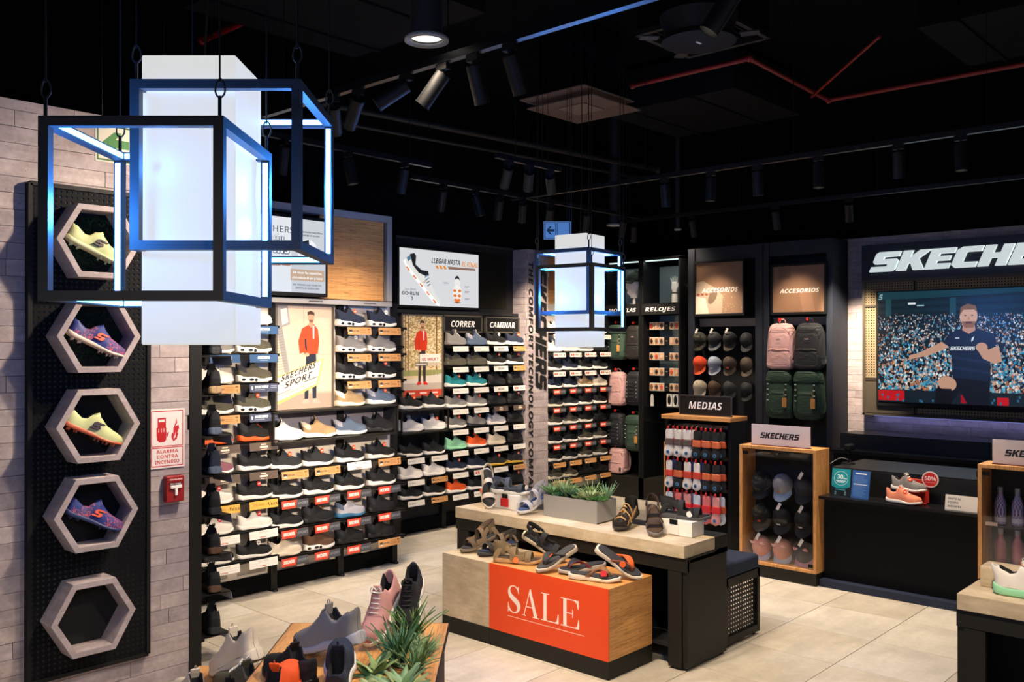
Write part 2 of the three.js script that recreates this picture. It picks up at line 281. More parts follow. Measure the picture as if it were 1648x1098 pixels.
// left shoe wall
spot(3.3, TY, 5.0, 3.4, 0.6, 5.62, 6, 0.65, sp('short track, left one over the left shoe wall'));
spot(4.3, TY, 5.0, 4.3, 0.6, 5.62, 6, 0.65, sp('short track, right one over the left shoe wall'));
spot(3.8, TY, 5.0, 4.2, 0.0, 4.5, 24, 0.75, sp('short track, middle one lighting the floor'));
// black-backed wall and column
spot(5.1, TY, 5.45, 5.5, 1.0, 6.4, 8, 0.6, sp('back track, first from the left'));
spot(5.47, TY, 5.45, 6.1, 0.3, 5.0, 18, 0.7, sp('back track, second from the left'));
spot(5.77, TY, 5.45, 6.4, 1.0, 6.4, 8, 0.6, sp('back track, third from the left'));
spot(6.07, TY, 5.45, 6.9, 0.9, 6.4, 7, 0.6, sp('back track, fourth from the left'));
spot(6.45, TY, 5.45, 7.2, 1.7, 6.3, 28, 0.42, sp('back track, aimed at the lettered column'));
spot(7.0, TY, 5.45, 7.8, 1.0, 6.45, 7, 0.6, sp('back track, over the shelving right of the column'));
spot(7.6, TY, 5.45, 8.3, 0.9, 6.45, 7, 0.6, sp('back track, farthest right'));
spot(4.75, TY, 4.4, 6.0, 1.0, 6.4, 10, 0.45, sp('added cross track, lighting the park poster'));  // added heads on the cross track, brighten the back shelving and column
spot(4.97, TY, 4.4, 6.9, 1.0, 6.4, 10, 0.45, sp('added cross track, lighting the lettered column'));
spot(5.2, TY, 4.4, 8.1, 1.0, 6.45, 17, 0.4, sp('added cross track, lighting the far corner shelving'));
// upright row before the screen wall
spot(6.08, TY, 3.97, 6.38, 0.8, 3.95, 16, 0.45, sp('upright row, first from the left, above the sock stand'));
spot(6.08, TY, 3.56, 6.0, 0, 3.6, 8, 0.7, sp('upright row, second from the left'));
spot(6.08, TY, 3.18, 6.3, 0.4, 3.17, 10, 0.4, sp('upright row, third from the left, above the case of caps'));
spot(6.08, TY, 2.72, 5.9, 0, 2.6, 13, 0.8, sp('upright row, fourth from the left'));
spot(6.08, TY, 2.18, 6.5, 0.6, 2.25, 12, 0.5, sp('upright row, fifth from the left, above the cash desk'));
spot(6.08, TY, 1.8, 5.9, 0, 1.7, 12, 0.8, sp('upright row, rightmost'));
// far track
spot(8.0, TY, 5.6, 8.75, 1.2, 6.2, 14, 0.55, sp('far track, over the backpacks'));
spot(8.0, TY, 4.9, 8.55, 1.7, 4.95, 13, 0.55, sp('far track, over the caps'));
spot(8.0, TY, 4.0, 8.5, 1.7, 4.05, 13, 0.55, sp('far track, over the pale pink backpack'));
spot(8.0, TY, 3.3, 8.95, 1.5, 3.62, 75, 0.36, sp('far track, washing the bare strip beside the screen'));
function downlight(a, y, b, r, cd, label) {
  const t = thing('downlight', label, 'downlight', [a, y, b], 0, 'round ceiling downlights');
  part(t, 'trim_ring', lathe([[r * 0.74, 0.012], [r * 0.76, 0], [r, 0], [r, 0.012], [r * 0.9, 0.02]], 32), M('#8c8a88', 0.5));
  part(t, 'housing', cyl(r * 0.74, r * 0.74, 4.2 - y, 0, (4.2 - y) / 2 + 0.012, 0, 24, true), M('#1b1b1d', 0.6));
  part(t, 'diffuser', new THREE.CircleGeometry(r * 0.74, 28).rotateX(Math.PI / 2).translate(0, 0.02, 0), new THREE.MeshStandardMaterial({ color: 0x888888, emissive: new THREE.Color(1, 0.93, 0.82), emissiveIntensity: 1.6 }));
  const l = new THREE.SpotLight(NEUTRAL, cd, 0, 1.0, 0.8, 2); l.name = 'lamp'; l.position.set(0, 0.012, 0); l.target.position.set(0, -2, 0); l.target.name = 'lamp_aim'; l.castShadow = true; l.shadow.radius = 4; t.add(l, l.target);
}
downlight(2.78, 3.12, 3.08, 0.1, 14, 'large round ceiling downlight at the top edge of the picture');
downlight(8.0, 3.03, 5.86, 0.085, 5, 'round downlight above and right of the hanging lamp over the sale table');
downlight(8.45, 2.98, 5.35, 0.04, 4, 'small bright downlight above the accessories cabinets');
{ // square perforated air diffuser: two stacked plates
  const t = thing('air_diffuser', 'brown square perforated air diffuser in the dark ceiling', 'air vent', [5.7, 3.62, 4.5]);
  const m = perforated('#6e5744', 0.6);
  for (const [y, dx] of [[0, 0.04], [0.05, -0.05]]) { part(t, 'perforated_plate', metreUV(plane(0.62, 0.62).rotateX(Math.PI / 2).translate(dx, y, 0)), m); part(t, 'plate_rim', [box(0.64, 0.01, 0.012, dx, y, 0.315), box(0.64, 0.01, 0.012, dx, y, -0.315), box(0.012, 0.01, 0.64, dx + 0.315, y, 0), box(0.012, 0.01, 0.64, dx - 0.315, y, 0)], M('#6e5744', 0.6)); }
  part(t, 'centre_plate', box(0.26, 0.006, 0.26, 0, -0.004, 0), M('#6e5744', 0.6)); part(t, 'duct_neck', box(0.5, 0.5, 0.5, 0, 0.33, 0), MT.matte);
}
{ // round ceiling speaker / air terminal
  const t = thing('ceiling_speaker', 'large round dark ceiling speaker with three small side flaps', 'speaker', [4.63, 3.5, 2.79]);
  part(t, 'grille', cyl(0.205, 0.215, 0.03, 0, 0.015, 0, 36), dull('#15130f', 0.8, 0.4)); part(t, 'body', cyl(0.225, 0.19, 0.12, 0, 0.09, 0, 36), dull('#17181a', 0.5, 0.5));
  part(t, 'badge', box(0.05, 0.003, 0.012, 0, -0.002, 0), MT.white); part(t, 'bracket', cyl(0.06, 0.06, 0.56, 0, 0.42, 0, 12), MT.black);
  for (const [q, c] of [[0.9, '#1f1f20'], [2.4, '#1f1f20'], [-1.2, '#1f1f20']]) { const f = part(t, 'flap', rbox(0.11, 0.012, 0.07, 0.006, 0.29, 0.02, 0), M(c, 0.5)); f.rotation.y = q; }
}
{ // louvred return grille
  const t = thing('return_grille', 'black louvred return air grille beside the round speaker', 'air vent', [4.95, 3.66, 2.95]);
  part(t, 'grille_frame', [box(0.6, 0.03, 0.03, 0, 0, 0.28), box(0.6, 0.03, 0.03, 0, 0, -0.28), box(0.03, 0.03, 0.56, 0.29, 0, 0), box(0.03, 0.03, 0.56, -0.29, 0, 0)], M('#1d1e20', 0.5, 0.3));
  for (let i = 0; i < 12; i++) { const s = part(t, 'louvre', box(0.56, 0.004, 0.035), M('#1d1e20', 0.5, 0.3)); s.position.set(0, 0.01, -0.25 + i * 0.0455); s.rotation.x = 0.6; }
  part(t, 'plenum', box(0.58, 0.45, 0.58, 0, 0.26, 0), MT.matte);
}
// ducts, beams, sprinkler pipes
const ductM = dull('#0c0d0e', 0.9, 0.25);
const duct = (label, a, y, b, w, h, d) => single('air_duct', label, 'duct', [box(w, h, d), box(w + 0.03, h + 0.03, 0.03, 0, 0, d * 0.2), box(w + 0.03, h + 0.03, 0.03, 0, 0, -d * 0.3)], ductM, [a, y, b], 0);
duct('wide black rectangular air duct above the near lighting track', 3.4, 3.97, 4.6, 1.3, 0.34, 1.3);
duct('black rectangular air duct behind the square diffuser', 7.2, 3.98, 4.3, 1.2, 0.34, 1.3);
duct('black rectangular air duct at the upper right', 6.75, 3.98, 1.5, 1.1, 0.32, 1.2);
function pipe(label, pts, r, m, name = 'sprinkler_pipe', cat = 'pipe') {
  const t = thing(name, label, cat, [pts[0][0], pts[0][1], pts[0][2]]), P = pts.map((p) => new THREE.Vector3(p[0] - pts[0][0], p[1] - pts[0][1], -(p[2] - pts[0][2])));
  for (let i = 1; i < P.length; i++) { const d = P[i].clone().sub(P[i - 1]), g = new THREE.CylinderGeometry(r, r, d.length(), 10); g.applyQuaternion(new THREE.Quaternion().setFromUnitVectors(new THREE.Vector3(0, 1, 0), d.clone().normalize())); const c = P[i].clone().add(P[i - 1]).multiplyScalar(0.5); part(t, 'pipe_run', g.translate(c.x, c.y, c.z), m); part(t, 'coupling', new THREE.SphereGeometry(r * 1.45, 10, 8).translate(P[i].x, P[i].y, P[i].z), m); }
}
const redP = M('#7d0d0b', 0.5);
pipe('long red sprinkler pipe running across the ceiling at the right', [[7.63, 3.85, 0.6], [7.63, 3.85, 3.32], [6.12, 3.85, 3.26], [6.12, 3.85, 4.3]], 0.019, redP);
pipe('thin red sprinkler branch slanting up at the right', [[7.25, 3.8, 3.3], [6.2, 3.82, 2.35]], 0.011, redP);
pipe('short red sprinkler pipe above the near hanging lamp', [[3.2, 3.85, 5.0], [3.2, 3.85, 5.85]], 0.022, redP);
pipe('black conduit pipe running behind the lighting tracks', [[4.5, 3.75, 6.3], [8.6, 3.7, 5.7]], 0.03, M('#1d1d1b', 0.5), 'conduit_pipe');
pipe('second black conduit pipe under the ceiling', [[4.5, 3.62, 6.3], [8.6, 3.6, 5.8]], 0.018, M('#1d1d1b', 0.5), 'conduit_pipe');
// ---------- hanging lamps: glowing column in two overlapping open cube frames ----------
const colMat = new THREE.MeshStandardMaterial({ color: 0x3c3d3e, roughness: 0.5, emissive: new THREE.Color(0.72, 0.725, 0.71), emissiveIntensity: 0.95 });
const ledMat = new THREE.MeshStandardMaterial({ color: 0x99ccff, emissive: new THREE.Color(0.085, 0.36, 1.0), emissiveIntensity: 16 });
const lampFrame = dull('#2a2c30', 0.6, 0.5);
function pendant(label, pos, turn, lower, upper, colTurn) {
  const t = thing('pendant_lamp', label, 'hanging lamp', pos, turn, 'hanging column lamps'), S = 0.224, Hc = 0.69, C = 0.4, R = 0.022;
  const col = part(t, 'light_column', rbox(S, Hc, S, 0.004, 0, Hc / 2, 0), colMat, 'glowing white square column'); col.rotation.y = colTurn;
  for (let k = 0; k < 4; k++) { const l = new THREE.RectAreaLight(new THREE.Color(0.78, 0.92, 1.0), 1.0, S, Hc); l.name = 'column_light'; const q = colTurn + k * Math.PI / 2; l.position.set(Math.sin(q) * (S / 2 + 0.004), Hc / 2, Math.cos(q) * (S / 2 + 0.004)); l.rotation.set(0, q + Math.PI, 0); t.add(l); }
  for (const [fx, fy, fz] of [lower, upper]) {
    const f = new THREE.Group(); f.name = 'cube_frame'; f.position.set(fx, fy, fz); t.add(f); const h = C / 2 - R / 2;
    const bars = [], led = [], edge = [];
    for (const y of [0, 1]) for (const s of [-1, 1]) { bars.push(box(C, R, R, 0, R / 2 + y * (C - R), s * h), box(R, R, C - 2 * R, s * h, R / 2 + y * (C - R), 0)); }
    for (const s of [-1, 1]) for (const q of [-1, 1]) bars.push(box(R, C - 2 * R, R, s * h, C / 2, q * h));
    for (const g of bars) part(f, 'bar', g, lampFrame);
    // light strips on the inward faces of the bars
    const e = R * 0.56, E = R * 0.96, i = h - R / 2 - 0.003, k = h - R / 2 - 0.001;
    for (const y of [0, 1]) for (const s of [-1, 1]) { const yy = R / 2 + y * (C - R); led.push(box(C - 2.6 * R, e, 0.002, 0, yy, s * i), box(0.002, e, C - 2.6 * R, s * i, yy, 0)); edge.push(box(C - 2.2 * R, E, 0.002, 0, yy, s * k), box(0.002, E, C - 2.2 * R, s * k, yy, 0)); }
    for (const s of [-1, 1]) for (const q of [-1, 1]) { led.push(box(e, C - 2.6 * R, 0.002, s * h, C / 2, q * i)); edge.push(box(E, C - 2.2 * R, 0.002, s * h, C / 2, q * k)); }
    for (const g of edge) part(f, 'strip_profile', g, lampFrame); for (const g of led) part(f, 'light_strip', g, ledMat, 'blue-white light strip');
    for (const s of [-1, 1]) for (const q of [-1, 1]) {
      const top = 4.2 - pos[1] - fy, hook = new THREE.Group(); hook.name = 'suspension'; hook.position.set(s * h + fx, C + fy, q * h + fz); t.add(hook);
      part(hook, 'wire', [cyl(0.0022, 0.0022, top - C - 0.075, 0, (top - C + 0.075) / 2, 0, 5), cyl(0.004, 0.004, 0.045, 0, 0.0225, 0, 6)], MT.black);
      part(hook, 'carabiner', tube([[0, 0.04, 0], [0.011, 0.052, 0], [0.008, 0.075, 0], [0, 0.083, 0], [-0.006, 0.075, 0], [-0.009, 0.052, 0]], 0.0022, 16, 5, true), M('#26282a', 0.5, 0.5));
    }
    for (const q of [-1, 1]) { const p = new THREE.PointLight(COOL, 1.4, 0, 2); p.name = 'strip_light'; p.position.set(-q * (C / 2 - 0.05) + fx, C / 2 + fy, q * (C / 2 - 0.05) + fz); p.castShadow = true; p.shadow.radius = 2; t.add(p); }
  }
  part(t, 'power_cable', tube([[0, Hc, 0], [0.02, Hc + 0.4, 0.01], [0, 4.2 - pos[1], 0]], 0.003, 14, 5), MT.black);
}
{ // near lamp: centre 0.77 left of the view axis, 2.29 ahead
  const d = 2.29, l = -0.77, a = 0.7361 * d + 0.6769 * l, b = 0.6769 * d - 0.7361 * l;
  pendant('large glowing white column lamp in blue-lit cube frames, near left', [a, 1.75, b], CAMT, [-0.053, 0.095, 0.115], [0.076, 0.222, -0.05], 0);
}
pendant('glowing white column lamp in blue-lit cube frames over the sale table', [4.46, 1.735, 3.53], CAMT - 0.63, [0.043, 0.095, 0.055], [-0.043, 0.20, -0.055], 0);
// ---------- footwear ----------
const PAL = {
  k: ['#090a0c', 'black'], w: ['#e4dfd5', 'white'], c: ['#d9ccb4', 'cream'], g: ['#83807c', 'grey'], d: ['#232529', 'charcoal'], o: ['#4f4c3e', 'olive'], n: ['#172238', 'navy'], t: ['#a68a63', 'tan'], b: ['#2f6488', 'blue'],
  r: ['#ef5a1c', 'orange'], e: ['#167f86', 'teal'], p: ['#d39b96', 'pink'], m: ['#8c5a68', 'mauve'], y: ['#c9d265', 'lime'], i: ['#8fd0a4', 'mint'], h: ['#5a3f2c', 'brown'], s: ['#56657a', 'slate'], l: ['#c9a23a', 'yellow'], f: ['#a9a8ae', 'silver'], q: ['#ee8f6c', 'coral'],
};
const upperMats = {}, soleMat = (c) => M(PAL[c][0], 0.55), upperMat = (c) => (upperMats[c] ??= new THREE.MeshStandardMaterial({ color: PAL[c][0], roughness: 0.8, bumpMap: T.knit, bumpScale: 0.0012 }));
const liningMat = M('#0f0f11', 0.9), tagMats = { O: M('#f2571f', 0.5), W: M('#efe9e0', 0.5), R: M('#d5202a', 0.5) };
// o: collar height, heel flare, sole thickness, lacing
function shoeGeometry(o) {
  const L = 0.285, NS = 30, NP = 16, ht = o.sole ?? 0.036, hi = o.high ?? 1, flare = o.flare ?? 0.012;
  const w0 = table([[0, 0.030], [0.12, 0.036], [0.32, 0.034], [0.48, 0.036], [0.66, 0.046], [0.82, 0.044], [0.93, 0.035], [1, 0.022]]);
  const end = (s) => (s < 0.07 ? Math.sqrt(Math.max(0.02, 1 - (1 - s / 0.07) ** 2)) : s > 0.86 ? Math.sqrt(Math.max(0.02, 1 - ((s - 0.86) / 0.14) ** 2)) : 1), w = (s) => w0(s) * lerp(0.35, 1, end(s));
  const spring = (s) => 0.014 * smooth(0.72, 1, s) + 0.006 * smooth(0.12, 0, s), yb = (s) => lerp(ht, ht * 0.62, smooth(0.2, 0.8, s)) + spring(s) * 0.8;
  const top = table([[0, 0.116 * hi], [0.05, 0.113 * hi], [0.13, 0.098 * hi], [0.22, 0.086 * hi], [0.3, 0.095 * hi], [0.37, 0.134 * hi], [0.43, 0.130], [0.54, 0.102], [0.66, 0.083], [0.8, 0.074], [0.92, 0.066], [1, 0.05]]);
  const yt = (s) => top(s) + (ht - 0.034), X = (s) => -L / 2 + L * s, open = (s) => smooth(0.035, 0.08, s) * (1 - smooth(0.36, 0.41, s));
  const ss = []; for (let i = 0; i <= NS; i++) ss.push(0.5 - 0.5 * Math.cos(Math.PI * i / NS));
  const P = (i, j) => {
    const s = ss[i], W = w(s), B = yb(s) - 0.003, Y = Math.max(yt(s), B + 0.006), o_ = open(s), t = Math.PI * j / NP, c = Math.cos(t), k = Math.sin(t), side = c >= 0 ? 1 : -1, jj = Math.min(j, NP - j);
    const az = W * Math.sign(c) * Math.pow(Math.abs(c), 0.72), ay = B + (Y - B) * Math.pow(Math.max(0, k), 0.72); let oz, oy;
    if (jj <= 5) { oz = side * W * (1 - 0.3 * (jj / 5) ** 2); oy = B + (Y - B) * jj / 5; } else if (jj === 6) { oz = side * W * 0.52; oy = Y - 0.006; } else { oz = side * W * 0.4 * (NP / 2 - jj); oy = B + 0.012; }
    const y = lerp(ay, oy, o_), z = lerp(az, oz, o_) * (i === 0 || i === NS ? 0.05 : 1); return [X(s) - flare * smooth(0.16, 0, s) * smooth(B + 0.02, Y, y), y, z];
  };
  const build = (keep, heel = false) => {
    const g = grid(NS, NP, (u, v, i, j) => P(i, j)), idx = [...g.index.array], out = [];
    for (let i = 0; i < NS; i++) for (let j = 0; j < NP; j++) { const inner = j >= 5 && j < NP - 5 && open((ss[i] + ss[i + 1]) / 2) > 0.5, q = (i * NP + j) * 6; if (inner === keep && (keep || (ss[i] < 0.2 && j > 1 && j < NP - 2) === heel)) out.push(...idx.slice(q, q + 6)); }
    g.setIndex(out); const uv = g.attributes.uv; for (let i = 0; i < uv.count; i++) uv.setXY(i, uv.getX(i) * 2.4, uv.getY(i) * 1.6); return g;
  };
  const wave = o.wave ?? 0.003;
  const sole = grid(NS, 10, (u, v, i, j) => {
    const s = ss[i], W = (w(s) * 1.07 + 0.003) * (i === 0 || i === NS ? 0.03 : 1), a = -Math.PI / 2 + v * 2 * Math.PI, lo = spring(s), up = yb(s) + wave * Math.sin(s * 17 + 0.6) + 0.001, c = Math.cos(a), k = Math.sin(a);
    return [X(s) * 1.035 - 0.002, lerp(lo, up, 0.5 + 0.5 * Math.sign(k) * Math.pow(Math.abs(k), 0.5)), W * Math.sign(c) * Math.pow(Math.abs(c), 0.35) * (1 - 0.05 * k)];
  });
  const r = { upper: build(false), heel: build(false, true), lining: build(true), sole };
  if (o.laces) { const q = []; for (let i = 0; i < 5; i++) { const s = 0.44 + i * 0.052, y = yt(s) + 0.0035, x = X(s), W = w(s) * 0.55; q.push(tube([[x - 0.006, y - 0.012, -W], [x + 0.004, y, -W * 0.4], [x + 0.004, y, W * 0.4], [x - 0.006, y - 0.012, W]], 0.0028, 8, 5)); } q.push(tube([[X(0.42), yt(0.42) + 0.004, 0], [X(0.4), yt(0.4) + 0.016, 0.016], [X(0.45), yt(0.45) + 0.004, 0.022], [X(0.43), yt(0.43), 0.002]], 0.0024, 10, 5), tube([[X(0.42), yt(0.42) + 0.004, 0], [X(0.4), yt(0.4) + 0.014, -0.016], [X(0.45), yt(0.45) + 0.003, -0.022], [X(0.43), yt(0.43), -0.002]], 0.0024, 10, 5)); r.laces = merge(q); }
  r.tongue = merge([rbox(0.009, 0.05, 0.036, 0.004).rotateZ(0.35).translate(X(0.392), yt(0.385) - 0.014, 0)].concat(o.loop ? [tube([[X(0.37), yt(0.385), 0], [X(0.355), yt(0.385) + 0.018, 0.003], [X(0.375), yt(0.385) + 0.018, 0], [X(0.395), yt(0.385), 0]], 0.002, 10, 5)] : []));
  // a slanted S mark on the outer and inner side
  const S = new THREE.Shape([[0, 0], [1.6, 0], [2, 0.45], [1.7, 0.95], [0.75, 0.95], [0.8, 1.3], [2.1, 1.3], [2.3, 1.7], [0.5, 1.7], [0.1, 1.3], [0.25, 0.65], [1.15, 0.65], [1.2, 0.35], [0.1, 0.35]].map(([x, y]) => new THREE.Vector2(x + y * 0.3, y))), mk = new THREE.ExtrudeGeometry(S, { depth: 0.35, bevelEnabled: false }); mk.scale(0.011, 0.011, 0.011);
  const zz = w(0.5) * 0.88; r.mark = merge([mk.clone().rotateX(-0.36).translate(X(0.44), yb(0.5) + 0.016, zz), mk.clone().rotateX(-0.36).rotateY(Math.PI).translate(X(0.56), yb(0.5) + 0.016, -zz)]);
  if (o.pods) { const q = []; for (const [s, a, b] of [[0.1, 0.016, 0.0085], [0.34, 0.02, 0.009], [0.47, 0.012, 0.011]]) for (const d of [1, -1]) { const e = new THREE.CylinderGeometry(1, 1, 0.006, 14).rotateX(Math.PI / 2); e.scale(a, b, 1); q.push(e.translate(X(s), yb(s) * 0.5, d * (w(s) * 1.07 + 0.0015))); } r.pods = q; }
  if (o.plate) { r.plate = grid(NS, 4, (u, v, i) => { const s = ss[i], W = (w(s) * 1.1 + 0.004) * (v < 0.5 ? -1 : 1), lo = spring(s) - 0.001; return [X(s) * 1.04 - 0.002, lo + (v === 0 || v === 1 ? 0.007 : 0), W * (v === 0.5 ? 0 : 1)]; }); }
  r.tagAt = [X(0.57), yt(0.57) + 0.002, w(0.57) * 0.72];
  return r;
}
const SHOE = {
  S: { g: shoeGeometry({ flare: 0.016, sole: 0.038, loop: true, wave: 0.003 }), word: 'slip-on' },
  L: { g: shoeGeometry({ flare: 0.006, sole: 0.035, laces: true, wave: 0.002 }), word: 'lace-up' },
  A: { g: shoeGeometry({ flare: 0.014, sole: 0.044, pods: true, loop: true, wave: 0.004 }), word: 'cushioned' },
  F: { g: shoeGeometry({ flare: 0.006, sole: 0.030, laces: false, wave: 0.0, high: 0.92 }), word: 'flat' },
  B: { g: shoeGeometry({ flare: 0.004, sole: 0.036, laces: true, high: 1.12, wave: 0.004 }), word: 'trail' },
};
const tagGeo = merge([cyl(0.017, 0.017, 0.0025, 0, 0, 0, 18).rotateX(Math.PI / 2)]), tagGlyph = merge([box(0.018, 0.008, 0.0008, 0, -0.001, 0.0015)]);
const shoeProto = {}, HEEL = { k: 'd', o: 'd', d: 'k', f: 's', t: 'c', s: 'f' };
// code: type + upper + sole + optional extras: mark colour, tag (O W R)
function shoeModel(type, up, so, mk, tag, accent) {
  const g = SHOE[type].g, o = new THREE.Group(); o.name = 'sneaker';
  part(o, 'sole', g.sole, soleMat(so)); part(o, 'upper', g.upper, upperMat(up)); part(o, 'heel_counter', g.heel, upperMat(HEEL[up] ?? up)); part(o, 'lining', g.lining, liningMat); part(o, 'tongue', g.tongue, upperMat(accent ?? up)); part(o, 'side_mark', g.mark, M(PAL[mk][0], 0.5));
  if (g.laces) part(o, 'laces', g.laces, M(PAL[accent ?? (up === 'k' || up === 'd' ? 'd' : 'w')][0], 0.8)); if (g.pods) for (const q of g.pods) part(o, 'cushion_pod', q, M('#17181a', 0.4));
  if (tag) { const h = new THREE.Group(); h.name = 'hang_tag'; h.position.set(...g.tagAt); h.rotation.set(-0.25, 0, 0.1); o.add(h); part(h, 'disc', tagGeo, tagMats[tag]); part(h, 'print', tagGlyph, tag === 'W' ? M('#9a958c', 0.6) : M('#f6d9c8', 0.6)); }
  return o;
}
function shoe(code, pos, turn, where, group, extra = {}) {
  const [type, up, so, mk = 'f', tag] = code.replace('.', '').split(''), key = code;
  const t = (typeof tag === 'string' && 'OWR'.includes(tag)) ? tag : null;
  shoeProto[key] ??= shoeModel(type, up, so, mk, t, code.split('.')[1]);
  const r = shoeProto[key].clone(); r.name = numbered('sneaker'); r.position.set(pos[0], pos[1], -pos[2]); r.rotation.set(extra.rx ?? 0, turn, extra.rz ?? 0, 'YXZ'); if (extra.scale) r.scale.setScalar(extra.scale); else r.scale.set(0.905, 1.04, 0.95);
  const tagW = t && !extra.short ? { O: ', orange tag', W: ', white tag', R: ', red tag' }[t] : '';
  r.userData = { label: extra.label ?? `${PAL[up][1]} ${SHOE[type].word} sneaker${up === so ? '' : ', ' + PAL[so][1] + ' sole'}, ${where}`, category: 'sneaker', group }; scene.add(r); return r;
}
// sandals: contoured footbed and straps
function sandal(o) {
  const L = 0.285, w = table([[0, 0.026], [0.1, 0.034], [0.35, 0.034], [0.68, 0.047], [0.86, 0.043], [1, 0.024]]), end = (s) => (s < 0.07 ? Math.sqrt(Math.max(0.03, 1 - (1 - s / 0.07) ** 2)) : s > 0.84 ? Math.sqrt(Math.max(0.03, 1 - ((s - 0.84) / 0.16) ** 2)) : 1), W = (s) => w(s) * lerp(0.3, 1, end(s)), X = (s) => -L / 2 + L * s;
  const th = o.th ?? 0.034, top = (s) => lerp(th, th * 0.66, smooth(0.15, 0.75, s)) + 0.008 * smooth(0.75, 1, s), NS = 26, ss = (u) => 0.5 - 0.5 * Math.cos(Math.PI * u);
  const solid = (sc, lo, hi) => grid(NS, 10, (u, v) => { const s = ss(u), a = -Math.PI / 2 + v * 2 * Math.PI, c = Math.cos(a) * (u === 0 || u === 1 ? 0.0001 : 1), k = Math.sin(a); return [X(s) * sc, lerp(lo(s), hi(s), 0.5 + 0.5 * Math.sign(k) * Math.pow(Math.abs(k), 0.45)), W(s) * sc * Math.sign(c) * Math.pow(Math.abs(c), 0.35)]; });
  const t = new THREE.Group(); t.name = 'sandal'; part(t, 'sole', solid(1.03, (s) => 0.01 * smooth(0.75, 1, s), top), M(o.sole, 0.6)); part(t, 'footbed', solid(0.95, (s) => top(s) - 0.004, (s) => top(s) + 0.004), M(o.bed, 0.85));
  const arch = (s0, s1, h, wd, n = 'strap', c = o.strap) => { const q = []; for (let i = 0; i <= 8; i++) { const a = Math.PI * i / 8, s = lerp(s0, s1, i / 8); q.push([X(s), top(s) - 0.004 + h * Math.sin(a), W(s) * 1.0 * Math.cos(a), 1, 0.12, 0]); } part(t, n, ribbon(q, wd, 0.0026), M(c, 0.8)); };
  if (o.kind === 'sport') {
    arch(0.74, 0.74, 0.048, 0.036, 'toe_strap'); arch(0.42, 0.42, 0.078, 0.034, 'instep_strap', o.strap2 ?? o.strap);
    const heel = []; for (let i = 0; i <= 10; i++) { const a = -Math.PI / 2 + Math.PI * i / 10; heel.push([X(0.16) - 0.05 * Math.cos(a) * 0.9 + 0.03 * (1 - Math.cos(a)), top(0.1) + 0.045 + 0.016 * Math.cos(a), W(0.2) * 1.02 * Math.sin(a), 0, 1, 0]); } part(t, 'heel_strap', ribbon(heel, o.closed ? 0.06 : 0.032, 0.003), M(o.strap, 0.8));
    for (const d of [1, -1]) part(t, 'side_panel', ribbon([[X(0.05), top(0.1), d * W(0.15), 1, 0, 0], [X(0.16), top(0.1) + 0.05, d * W(0.2), 1, 0, 0], [X(0.3), top(0.3) + 0.055, d * W(0.3) * 0.95, 0.4, 1, 0], [X(0.5), top(0.5) + 0.012, d * W(0.5), 0, 1, 0], [X(0.68), top(0.6) + 0.02, d * W(0.7), 0, 1, 0]], o.closed ? 0.034 : 0.018, 0.0026), M(o.strap2 ?? o.strap, 0.8));
    if (o.patch) { const p = part(t, 'strap_patch', box(0.03, 0.004, 0.04, X(0.42), top(0.42) + 0.077, 0), M(o.patch, 0.6)); p.rotation.z = 0; }
  } else if (o.kind === 'cage') {
    for (let i = 0; i < 6; i++) { const s = 0.42 + i * 0.085; arch(s, s + 0.03, 0.085 - i * 0.0095, 0.013, 'strap', i % 2 ? o.strap : o.strap2); } const toe = []; for (let i = 0; i <= 10; i++) { const a = -Math.PI / 2 + Math.PI * i / 10; toe.push([X(0.78) + 0.055 * Math.cos(a), top(0.95) + 0.014, W(0.82) * 1.02 * Math.sin(a), 0, 1, 0]); } part(t, 'toe_cap', ribbon(toe, 0.03, 0.003), M('#1d1b17', 0.7));
    const heel = []; for (let i = 0; i <= 10; i++) { const a = -Math.PI / 2 + Math.PI * i / 10; heel.push([X(0.2) - 0.05 * Math.cos(a), top(0.1) + 0.042, W(0.2) * 1.02 * Math.sin(a), 0, 1, 0]); } part(t, 'heel_counter', ribbon(heel, 0.082, 0.004), M('#1d1b17', 0.7));
    for (const d of [1, -1]) part(t, 'side_panel', ribbon([[X(0.2), top(0.2) + 0.03, d * W(0.2), 0, 1, 0], [X(0.5), top(0.5) + 0.012, d * W(0.5) * 1.02, 0, 1, 0], [X(0.8), top(0.8) + 0.008, d * W(0.8) * 1.02, 0, 1, 0]], 0.022, 0.0026), M(o.strap2, 0.8));
    part(t, 'laces', [0, 1, 2].map((i) => tube([[X(0.45 + i * 0.07), top(0.5) + 0.082 - i * 0.01, -0.014], [X(0.48 + i * 0.07), top(0.5) + 0.09 - i * 0.01, 0], [X(0.45 + i * 0.07), top(0.5) + 0.082 - i * 0.01, 0.014]], 0.003, 8, 5)), M('#d8b27a', 0.8));
  } else {                                                   // flip-flop: Y strap from the toe post
    for (const d of [1, -1]) part(t, 'thong_strap', ribbon([[X(0.8), top(0.8) + 0.004, 0, 0, 0.2, d], [X(0.74), top(0.74) + 0.026, d * 0.008, 0.3, 0.2, d], [X(0.6), top(0.6) + 0.036, d * 0.028, 0.5, 0.5, d * 0.4], [X(0.48), top(0.48) + 0.022, d * W(0.5) * 0.96, 1, 0.6, 0], [X(0.4), top(0.4) - 0.004, d * W(0.42), 1, 0, 0]], 0.034, 0.003), M(d > 0 ? o.strap : o.strap2 ?? o.strap, 0.75));
    part(t, 'toe_post', cyl(0.004, 0.004, 0.03, X(0.79), top(0.8) + 0.012, 0, 8), M(o.strap, 0.7));
  }
